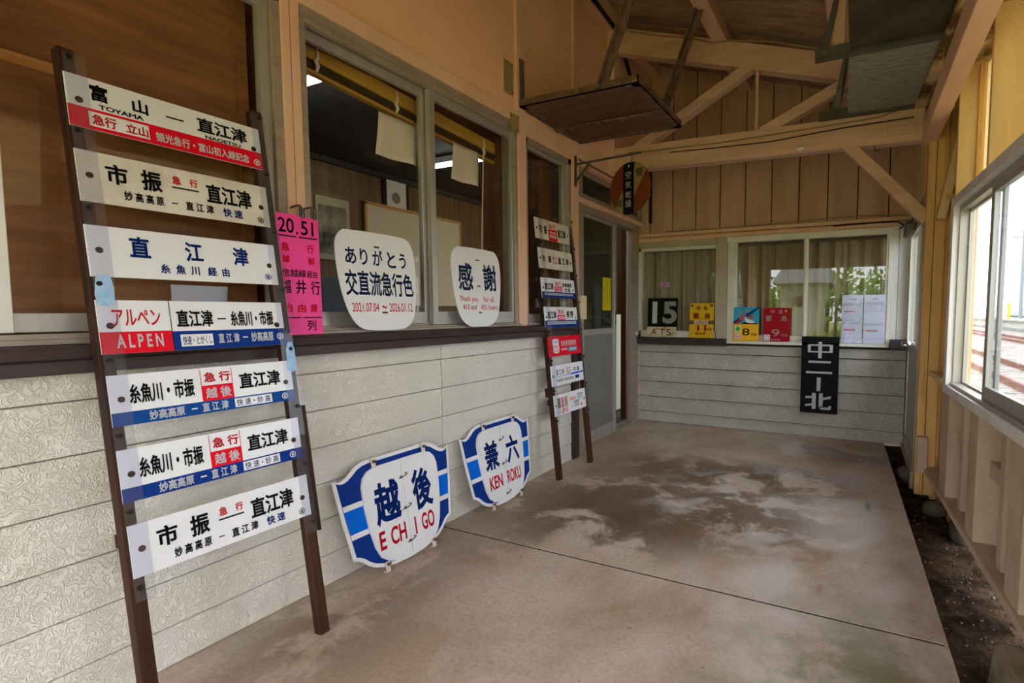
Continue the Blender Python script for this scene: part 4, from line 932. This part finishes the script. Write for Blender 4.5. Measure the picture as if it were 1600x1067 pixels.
# ---- overhead tray of sheet metal on angle bars
ty = thing('overhead_tray', 'galvanised sheet metal tray hung under the roof at right', 'tray', (1.85, 3.5, 2.44))
obj('sheet', MB().hexa([(-.02, -.42, .004), (.40, -.42, .004), (.40, .55, .004), (-.04, .55, .004), (-.02, -.42, .008), (.40, -.42, .008), (.40, .55, .008), (-.04, .55, .008)]), GALV, ty)
obj('grimy_sheet', MB().box(-.01, .40, -3.2, -.40, .010, .014).box(-.014, -.01, -3.2, -.40, .010, .09), GALVD, ty)
for yy, xl, nm in ((-.44, -.18, 0), (.50, -.22, 1)):
    ab = obj('angle_bar', MB().box(xl, .42, yy, yy + .05, -.006, .0025).box(xl, .42, yy, yy + .006, -.0, .05), STEEL, ty)
    obj('bolt', MB().disc(xl + .05, .022, .014, yy - .012, yy - .0005, 8), RUST, ab)
obj('hanger_strap', MB().hexa([(-.16, -.435, .0), (-.12, -.435, .0), (-.12, -.431, .0), (-.16, -.431, .0), (-.05, -.45, .48), (-.045, -.41, .48), (-.041, -.41, .48), (-.046, -.45, .48)]), STEEL, ty)
obj('hanger_strap', MB().hexa([(-.14, .51, .02), (-.09, .51, .02), (-.09, .515, .02), (-.14, .515, .02), (-.06, .42, .42), (-.03, .46, .42), (-.027, .457, .42), (-.057, .417, .42)]), STEEL, ty)
obj('hanger_post', MB().box(-.10, -.04, -.40, -.34, .055, .46), CREAM, ty, .003)

# ---- cables
def cable(label, pts, r, mat, group='wiring on the timbers'): return tag(obj('cable', MB().tube(pts, r, 6), mat), label, 'cable', group)
cable('pale cable sagging along the sloping roof chord', [(.1, 4.035, 3.40), (.45, 4.035, 3.27), (.7, 4.035, 3.20), (.86, 4.035, 3.13), (1.0, 4.035, 3.115), (1.3, 4.035, 3.04), (1.6, 4.035, 2.93), (1.75, 4.035, 2.86)], .006, CABLE)
cable('black cable running along the face of the tie beam', [(.55, 4.042, 2.37), (.9, 4.042, 2.355), (1.3, 4.042, 2.345), (1.8, 4.042, 2.37), (2.2, 4.042, 2.375)], .004, CABLEB)
cable('pale cable along the upper plank of the tie beam', [(.2, 4.043, 2.41), (.9, 4.043, 2.388), (1.5, 4.043, 2.395), (2.0, 4.043, 2.405), (2.1, 4.043, 2.43)], .005, CABLE)
cable('black cable dropping down the left back corner', [(.03, 4.3, 3.40), (.03, 4.6, 3.1), (.04, 4.95, 2.85), (.03, 5.01, 2.4), (.03, 5.01, 2.0)], .016, CABLEB)
cable('thick black cable under the left roof purlin', [(.13, 3.0, 3.37), (.14, 3.6, 3.36), (.12, 3.98, 3.36)], .018, CABLEB)
cable('twin wires along the rail above the back windows', [(.2, 5.0, 1.905), (.9, 5.0, 1.90), (1.4, 5.0, 1.915), (1.9, 5.0, 1.925), (2.25, 5.0, 1.90)], .005, CABLE)
cable('dark wires ending at the right door closer', [(1.7, 4.995, 1.852), (2.0, 4.99, 1.857), (2.18, 4.96, 1.85), (2.25, 4.9, 1.79)], .006, CABLEB)

# ---- office furnishings
def tube_light(label, x, y):
    t = thing('fluorescent_light', label, 'ceiling light', (x, y, 2.70), 'office ceiling lights')
    obj('housing', MB().box(-.62, .62, -.05, .05, .0, .06), WHITEP, t); obj('tube', MB().tube([(-.59, 0, -.018), (.59, 0, -.018)], .017, 10), TUBE, t)
tube_light('glowing office ceiling tube seen at the left edge of the office window', -1.62, 2.445); tube_light('glowing office ceiling tube behind the second hanging paper', -1.66, 4.42)
wbd = face_root('whiteboard', 'beige whiteboard with orange wooden frame in the office', 'whiteboard', (-3.15, 4.29, 1.2), (0, 1, 0), (0, 0, 1))
obj('board', MB().box(0, 1.58, 0, .01, 0, 1.17), M('beige_board', (.66, .55, .35), .5), wbd); obj('frame', MB().box(-.02, 1.60, -.008, .012, 1.15, 1.185).box(-.02, .01, -.008, .012, 0, 1.17).box(1.57, 1.60, -.008, .012, 0, 1.17), BATTEN, wbd)
cf = face_root('framed_certificate', 'dark framed certificate with an oval seal on the office wall', 'picture', (-3.17, 4.56, 2.28), (0, 1, .0), (0, 0, 1))
obj('frame', MB().box(0, .40, 0, .03, 0, .47), BLACKM, cf); obj('paper', MB().box(.05, .35, -.003, -.0005, .0, .43), PAPERW, cf); obj('seal', MB().disc(.19, .22, .065, -.005, -.0032, 20), M('seal_grey', (.22, .19, .15), .6), cf)
ph = face_root('framed_photograph', 'large black and white photograph with cream border in the office', 'picture', (-3.17, 3.68, 1.68), (0, 1, 0), (0, 0, 1))
obj('mount', MB().box(0, .40, 0, .012, 0, .66), M('mount_board', (.42, .38, .24), .6), ph); obj('print', MB().box(.02, .36, -.003, -.0005, .06, .57), M('dark_print', (.03, .028, .02), .5, col2=(.24, .22, .15), scale=4, lo=.42, hi=.58), ph)
for y0, y1, lab in ((1.40, 2.03, 'rolled bamboo blind inside the left pane of the office window'), (2.04, 2.69, 'rolled bamboo blind inside the right pane of the office window')):
    bl = thing('bamboo_blind', lab, 'blind', (-.13, y0, 2.112 if y0 < 2 else 2.072), 'rolled blinds in the office window'); bl.rotation_euler.x = -.062 if y0 < 2 else -.05
    w = y1 - y0; YB = M('bamboo', (.58, .33, .06), .5, col2=(.42, .23, .04), scale=3, stretch=(20, 1, 20)); DB = M('dark_bamboo', (.085, .055, .02), .6)
    obj('slat_bundle', MB().box(-.03, .01, 0, w, .085, .115).box(-.035, .012, 0, w, .045, .085), YB, bl, .004)
    mb = MB()
    for k in range(6): mb.box(-.03, .008, 0, w, .005 + k * .0065, .009 + k * .0065)
    obj('loose_slats', mb, DB, bl); obj('bottom_rail', MB().box(-.02, .012, 0, w, -.012, .003), YB, bl, .002)
    for yk in (.09, w - .12): obj('cord', MB().tube([(.016, yk, .10), (.018, yk + .005, .06), (.018, yk - .006, .04), (.019, yk + .006, .02), (.016, yk, .0)], [.003, .006, .009, .009, .006], 6), PAPERW, bl)
obj('pull_cord', MB().tube([(.016, .53, .0), (.016, .53, -.9)], .004, 5), PAPERW, bl)
for y0, w, lab in ((1.80, .24, 'blank paper sheet hanging from the blind, left of the two'), (2.305, .215, 'blank paper sheet hanging from the blind, right of the two')):
    mb = MB(); g = 8
    V = [(-.112 + .02 * math.sin(i / g * 2.2) * (j / g) + .012 * (j / g) ** 2 * math.cos(i * .9), y0 + w * i / g - .035 * (j / g) ** 1.5 - .0 * i, 2.052 - .205 * j / g - (.02 if False else 0) * i) for j in range(g + 1) for i in range(g + 1)]
    mb.add(V, [(j * (g + 1) + i, j * (g + 1) + i + 1, (j + 1) * (g + 1) + i + 1, (j + 1) * (g + 1) + i) for j in range(g) for i in range(g)], 0, True)
    o = obj('paper_sheet', mb, PAPERW); sm = o.modifiers.new('thickness', 'SOLIDIFY'); sm.thickness = .0006; tag(o, lab, 'paper', 'papers hanging in the office window')
dk = thing('office_desk', 'dark office desk inside the office window', 'desk', (-1.28, 2.6, -.02))
obj('desk_top', MB().box(-.35, .35, -.9, .9, .70, .74), REDWD, dk); obj('pedestal', MB().box(-.33, .3, -.88, -.5, 0, .70), STEEL, dk); obj('pedestal', MB().box(-.33, .3, .5, .88, 0, .70), STEEL, dk)
cb_ = tag(obj('pale_blue_shape', MB().blob((-.62, 1.93, .98), (.17, .21, .33), 5, 16, 10, .04), M('pale_blue_cloth', (.26, .32, .44), .8, col2=(.20, .25, .36), scale=5)), 'pale blue rounded shape just inside the office window beside the pink plate', 'cloth')  # plain stand-in for an unidentified pale blue shape
dl = thing('desk_lamp', 'black desk lamp behind the white ありがとう sign', 'lamp', (-1.05, 2.42, .721))
obj('base', MB().tube([(0, 0, 0), (0, 0, .02)], .07, 16), BLACKM, dl); obj('arm', MB().tube([(0, 0, .02), (-.02, -.02, .3), (.0, -.05, .47)], .014, 8), BLACKM, dl); obj('lamp_shade', MB().tube([(0, -.05, .45), (.03, -.13, .52)], [.03, .085], 16), BLACKM, dl)
# things beyond the sliding door
bb = face_root('blackboard', 'blackboard with faint chalk writing beyond the open sliding door', 'blackboard', (-.95, 6.56, 1.12), (1, 0, 0), (0, 0, 1))
obj('board', MB().box(0, .70, 0, .02, 0, .75), M('blackboard', (.012, .018, .015), .6, col2=(.05, .055, .05), scale=26, lo=.30, hi=.38), bb); obj('frame', MB().box(-.01, .71, -.01, .022, .75, .775).box(-.01, .71, -.01, .022, -.025, 0), ALU, bb)
lk = thing('locker', 'ivory steel locker with dark handle beyond the open sliding door', 'locker', (-.45, 5.35, -.02))
obj('body', MB().box(-.45, .0, -.1, .3, .05, 1.11), M('ivory_steel', (.30, .295, .24), .4), lk, .004); obj('door', MB().box(-.44, -.02, -.112, -.101, .10, 1.08), M('ivory_steel', (.46, .45, .36)), lk, .002); obj('handle', MB().box(-.16, -.11, -.128, -.113, .66, .84), BLACKM, lk, .003)
structure('trim_door_post', MB().box(-.34, -.28, 5.13, 5.27, -.02, 2.2), REDWD)

# ---- ditch stones and litter
for c, r, sd_, lab in (((2.27, 4.32, -.05), (.075, .085, .06), 3, 'rounded boulder in the ditch at the corner post foot'), ((2.47, 3.42, -.08), (.07, .10, .10), 12, 'mossy support stone under the mudsill'), ((2.37, 3.72, -.08), (.07, .06, .05), 13, 'low stone beside the mudsill near the corner')):
    tag(obj('stone', MB().blob(c, r, sd_, 12, 8, .10), STONE), lab, 'stone', 'stones along the ditch')
tag(obj('stone', MB().hexa([(2.33, 1.80, -.15), (2.60, 1.80, -.15), (2.60, 2.10, -.15), (2.34, 2.12, -.15), (2.345, 1.83, .045), (2.58, 1.82, .055), (2.58, 2.07, .05), (2.35, 2.08, .04)]), M('old_concrete', (.34, .29, .21), .9, col2=(.20, .17, .11), scale=8, bump=.5, bscale=25), None, .02), 'squared foundation stone under the right wall at bottom right', 'stone', 'stones along the ditch')
mb = MB(); rr = random.Random(21)
for k in range(420):
    t = rr.uniform(.8, 4.2); x = rr.uniform(2.27 - .024 * t + .01, 2.60); s_ = rr.uniform(.003, .009)
    mb.blob((x, t, -.125 + s_ * .4), (s_, s_ * rr.uniform(.6, 1.6), s_ * .6), k, 5, 3, .3, rr.choice((0, 0, 0, 0, 0, 2, 2, 1)))
tag(obj('gravel_litter', mb, [STONE, STEEL, REDWD]), 'loose pebbles and litter on the ditch soil', 'gravel', kind='stuff')

# ---- the tracks, the far platform, poles
for x, lab in ((4.85, 'rusty running rail nearest the window, near track'), (5.92, 'rusty running rail on the far side of the near track'), (9.2, 'rusty running rail of the far track, nearer one'), (10.27, 'rusty running rail of the far track, beside the platform')):
    mb = MB(); mb.box(x - .032, x + .032, -20, 110, -.33, -.29).box(x - .01, x + .01, -20, 110, -.41, -.33).box(x - .06, x + .06, -20, 110, -.43, -.41)
    tag(obj('rail', mb, RAILM), lab, 'rail', 'rails of the two tracks')
for cx, nm in ((5.385, 'near'), (9.735, 'far')):
    for k in range(34):
        t = obj('sleeper', MB().box(cx - 1.0, cx + 1.0, 8 + k * .75, 8.22 + k * .75, -.5, -.432), SLEEP); tag(t, 'weathered sleepers under the %s track rails' % nm, 'sleeper', 'sleepers of the %s track' % nm)
pf = thing('platform', 'pale concrete platform beyond the tracks', 'platform', (13.3, 40, -.45))
obj('deck', MB().box(-.15, 4, -45, 70, .82, .93), PLATF, pf); obj('face', MB().box(0, 4, -45, 70, .25, .82), PLATF, pf); obj('footing', MB().box(-.02, 4, -45, 70, 0, .25), PLATD, pf)
rf = thing('tiled_roof', 'large grey tiled roof of the building behind the far platform', 'roof', (21, 64, .5))
mb = MB()
for k in range(60):
    y = -38 + k * .95; mb.hexa([(-2.2, y, 0), (4.2, y + 0, 3.6), (4.2, y + .8, 3.6), (-2.2, y + .8, 0), (-2.2, y, .2), (4.2, y, 3.8), (4.2, y + .8, 3.8), (-2.2, y + .8, .2)])
mb.hexa([(-2.2, -38, -.05), (4.2, -38, 3.55), (4.2, 19, 3.55), (-2.2, 19, -.05), (-2.2, -38, .08), (4.2, -38, 3.68), (4.2, 19, 3.68), (-2.2, 19, .08)])
obj('tile_courses', mb, TILE, rf); obj('ridge', MB().box(3.9, 4.6, -38, 19, 3.6, 4.0), TILE, rf); obj('wall', MB().box(-1.6, 10, -37, 18.5, -1.0, .0), HOUSEW, rf)


def pole(name, label, x, y, h, r, arms=()):
    p = thing(name, label, 'pole', (x, y, .482), 'line side poles')
    obj('mast', MB().tube([(0, 0, 0), (0, 0, h)], [r, r * .8], 10), POLE, p)
    for a in arms: obj('arm', MB().tube(a, .05, 6), POLE, p)


pole('signal_mast', 'striped looking tall mast at the left edge of the right window', 15.6, 62, 9.0, .16, [[(-.9, 0, 7.6), (.9, 0, 7.6)], [(-.6, 0, 6.6), (.6, 0, 6.6)]])
pole('catenary_pole', 'grey overhead line pole with curved arms beyond the platform', 15.6, 38.5, 6.9, .17, [[(0, 0, 6.0), (-1.6, 0, 6.1), (-2.6, 0, 5.9), (-2.9, 0, 5.2), (-2.9, 0, 4.4)], [(0, 0, 6.4), (-2.6, 0, 5.0)], [(0, 0, 6.2), (1.8, 0, 6.3)]])
pole('platform_lamp', 'curved platform lamp post beyond the near track', 13.8, 36.0, 3.7, .08, [[(0, 0, 3.6), (-.1, 0, 4.0), (-.4, 0, 4.15), (-2.2, 0, 4.15)]])
sg = thing('platform_board', 'grey square board on a post on the far platform', 'board', (13.75, 38.5, .48))
obj('post', MB().tube([(0, 0, 0), (0, 0, 2.4)], .07, 8), POLE, sg); obj('panel', MB().box(-.75, .75, -.05, .05, 2.4, 3.5), POLE, sg)
tag(obj('marker_post', MB().box(14.25, 14.45, 60, 60.2, .48, 1.9), YELB), 'small yellow marker post on the far platform', 'post')
for k, (x, z, lab) in enumerate(((12.6, 5.6, 'lower overhead wire above the far track'), (12.6, 6.6, 'upper overhead wire above the far track'))):
    w = thing('overhead_wire', lab, 'wire', (x, 20, z), 'overhead wires')
    obj('strand', MB().tube([(0, -30, 0), (0, 0, -.1), (0, 20, 0), (0, 80, 0)], .025, 5), POLE, w)

# ---- what the back window mirrors: the yard behind the camera
hs = thing('house', 'small house with grey roof in the yard behind the viewer', 'house', (.0, -12.5, -.16))
obj('wall', MB().box(-.9, .55, -4, 0, 0, 2.4), HOUSEW, hs); obj('roof', MB().hexa([(-1.2, -4.3, 2.4), (1.0, -4.3, 2.4), (1.0, .5, 2.4), (-1.2, .5, 2.4), (-.9, -4, 3.2), (.8, -4, 3.2), (.8, -.6, 3.2), (-.9, -.6, 3.2)]), TILE, hs); obj('window', MB().box(-.45, -.05, .0, .03, 1.5, 1.9), PANEL, hs)
for k, (x, y, z, r) in enumerate(((2.5, -15.5, 1.5, .95), (5.2, -14, .9, 1.0), (1.35, -11.4, .35, .4), (-5, -17, 2, 1.5), (7, -19, 2.2, 1.6), (.3, -24, 2.6, 2.0), (-10.5, -23, 2.4, 2.), (6.5, -26.5, 2.6, 2.2), (.85, -7.6, .30, .42), (2.35, -11, .42, .5), (2.9, -8.4, .30, .45), (-2.4, -19.8, 1.8, 1.4), (3.0, -20.6, 2.0, 1.6))):
    t = thing('shrub', ['leafy tree behind the yard house', 'bush right of the yard house', 'low green bush beside the yard house', 'broad tree left of the yard house', 'tall tree far right in the yard', 'dense tree straight behind the yard house', 'dense tree at the far left of the yard', 'dense tree at the far right of the yard', 'small bush nearest the entrance', 'small bush behind the yard poles', 'small bush right of the entrance', 'tree peeping out left of the yard house roof', 'tree peeping out right of the yard house roof'][k], 'shrub', (x, y, -.16), 'yard greenery')
    mb = MB(); rr = random.Random(k)
    for i in range(600):
        a, b_, c = (max(-.9, min(.9, rr.gauss(0, .45))) for _ in range(3)); s_ = rr.uniform(.05, .14) * r
        n_ = Vector((rr.uniform(-1, 1), rr.uniform(-1, 1), rr.uniform(-.3, 1))).normalized(); u = n_.orthogonal().normalized() * s_; v = n_.cross(u).normalized() * s_ * .6; o_ = Vector((a * r, b_ * r, z + c * r))
        mb.add([o_ - u, o_ + v, o_ + u, o_ - v], [(0, 1, 2, 3)])
    obj('foliage', mb, LEAF, t); obj('stem', MB().tube([(0, 0, 0), (0, 0, z)], .07 * r, 6), STONE, t)
for x, lab in ((1.25, 'leaning wooden yard pole'), (1.5, 'straight wooden yard pole')):
    tag(obj('yard_pole', MB().tube([(x, -9.5, -.16), (x + (.0 if x > 1.4 else .05), -9.5, 3.0)], .05, 8), STONE), lab, 'pole', 'yard poles')
bpy.data.objects.remove(_fo)
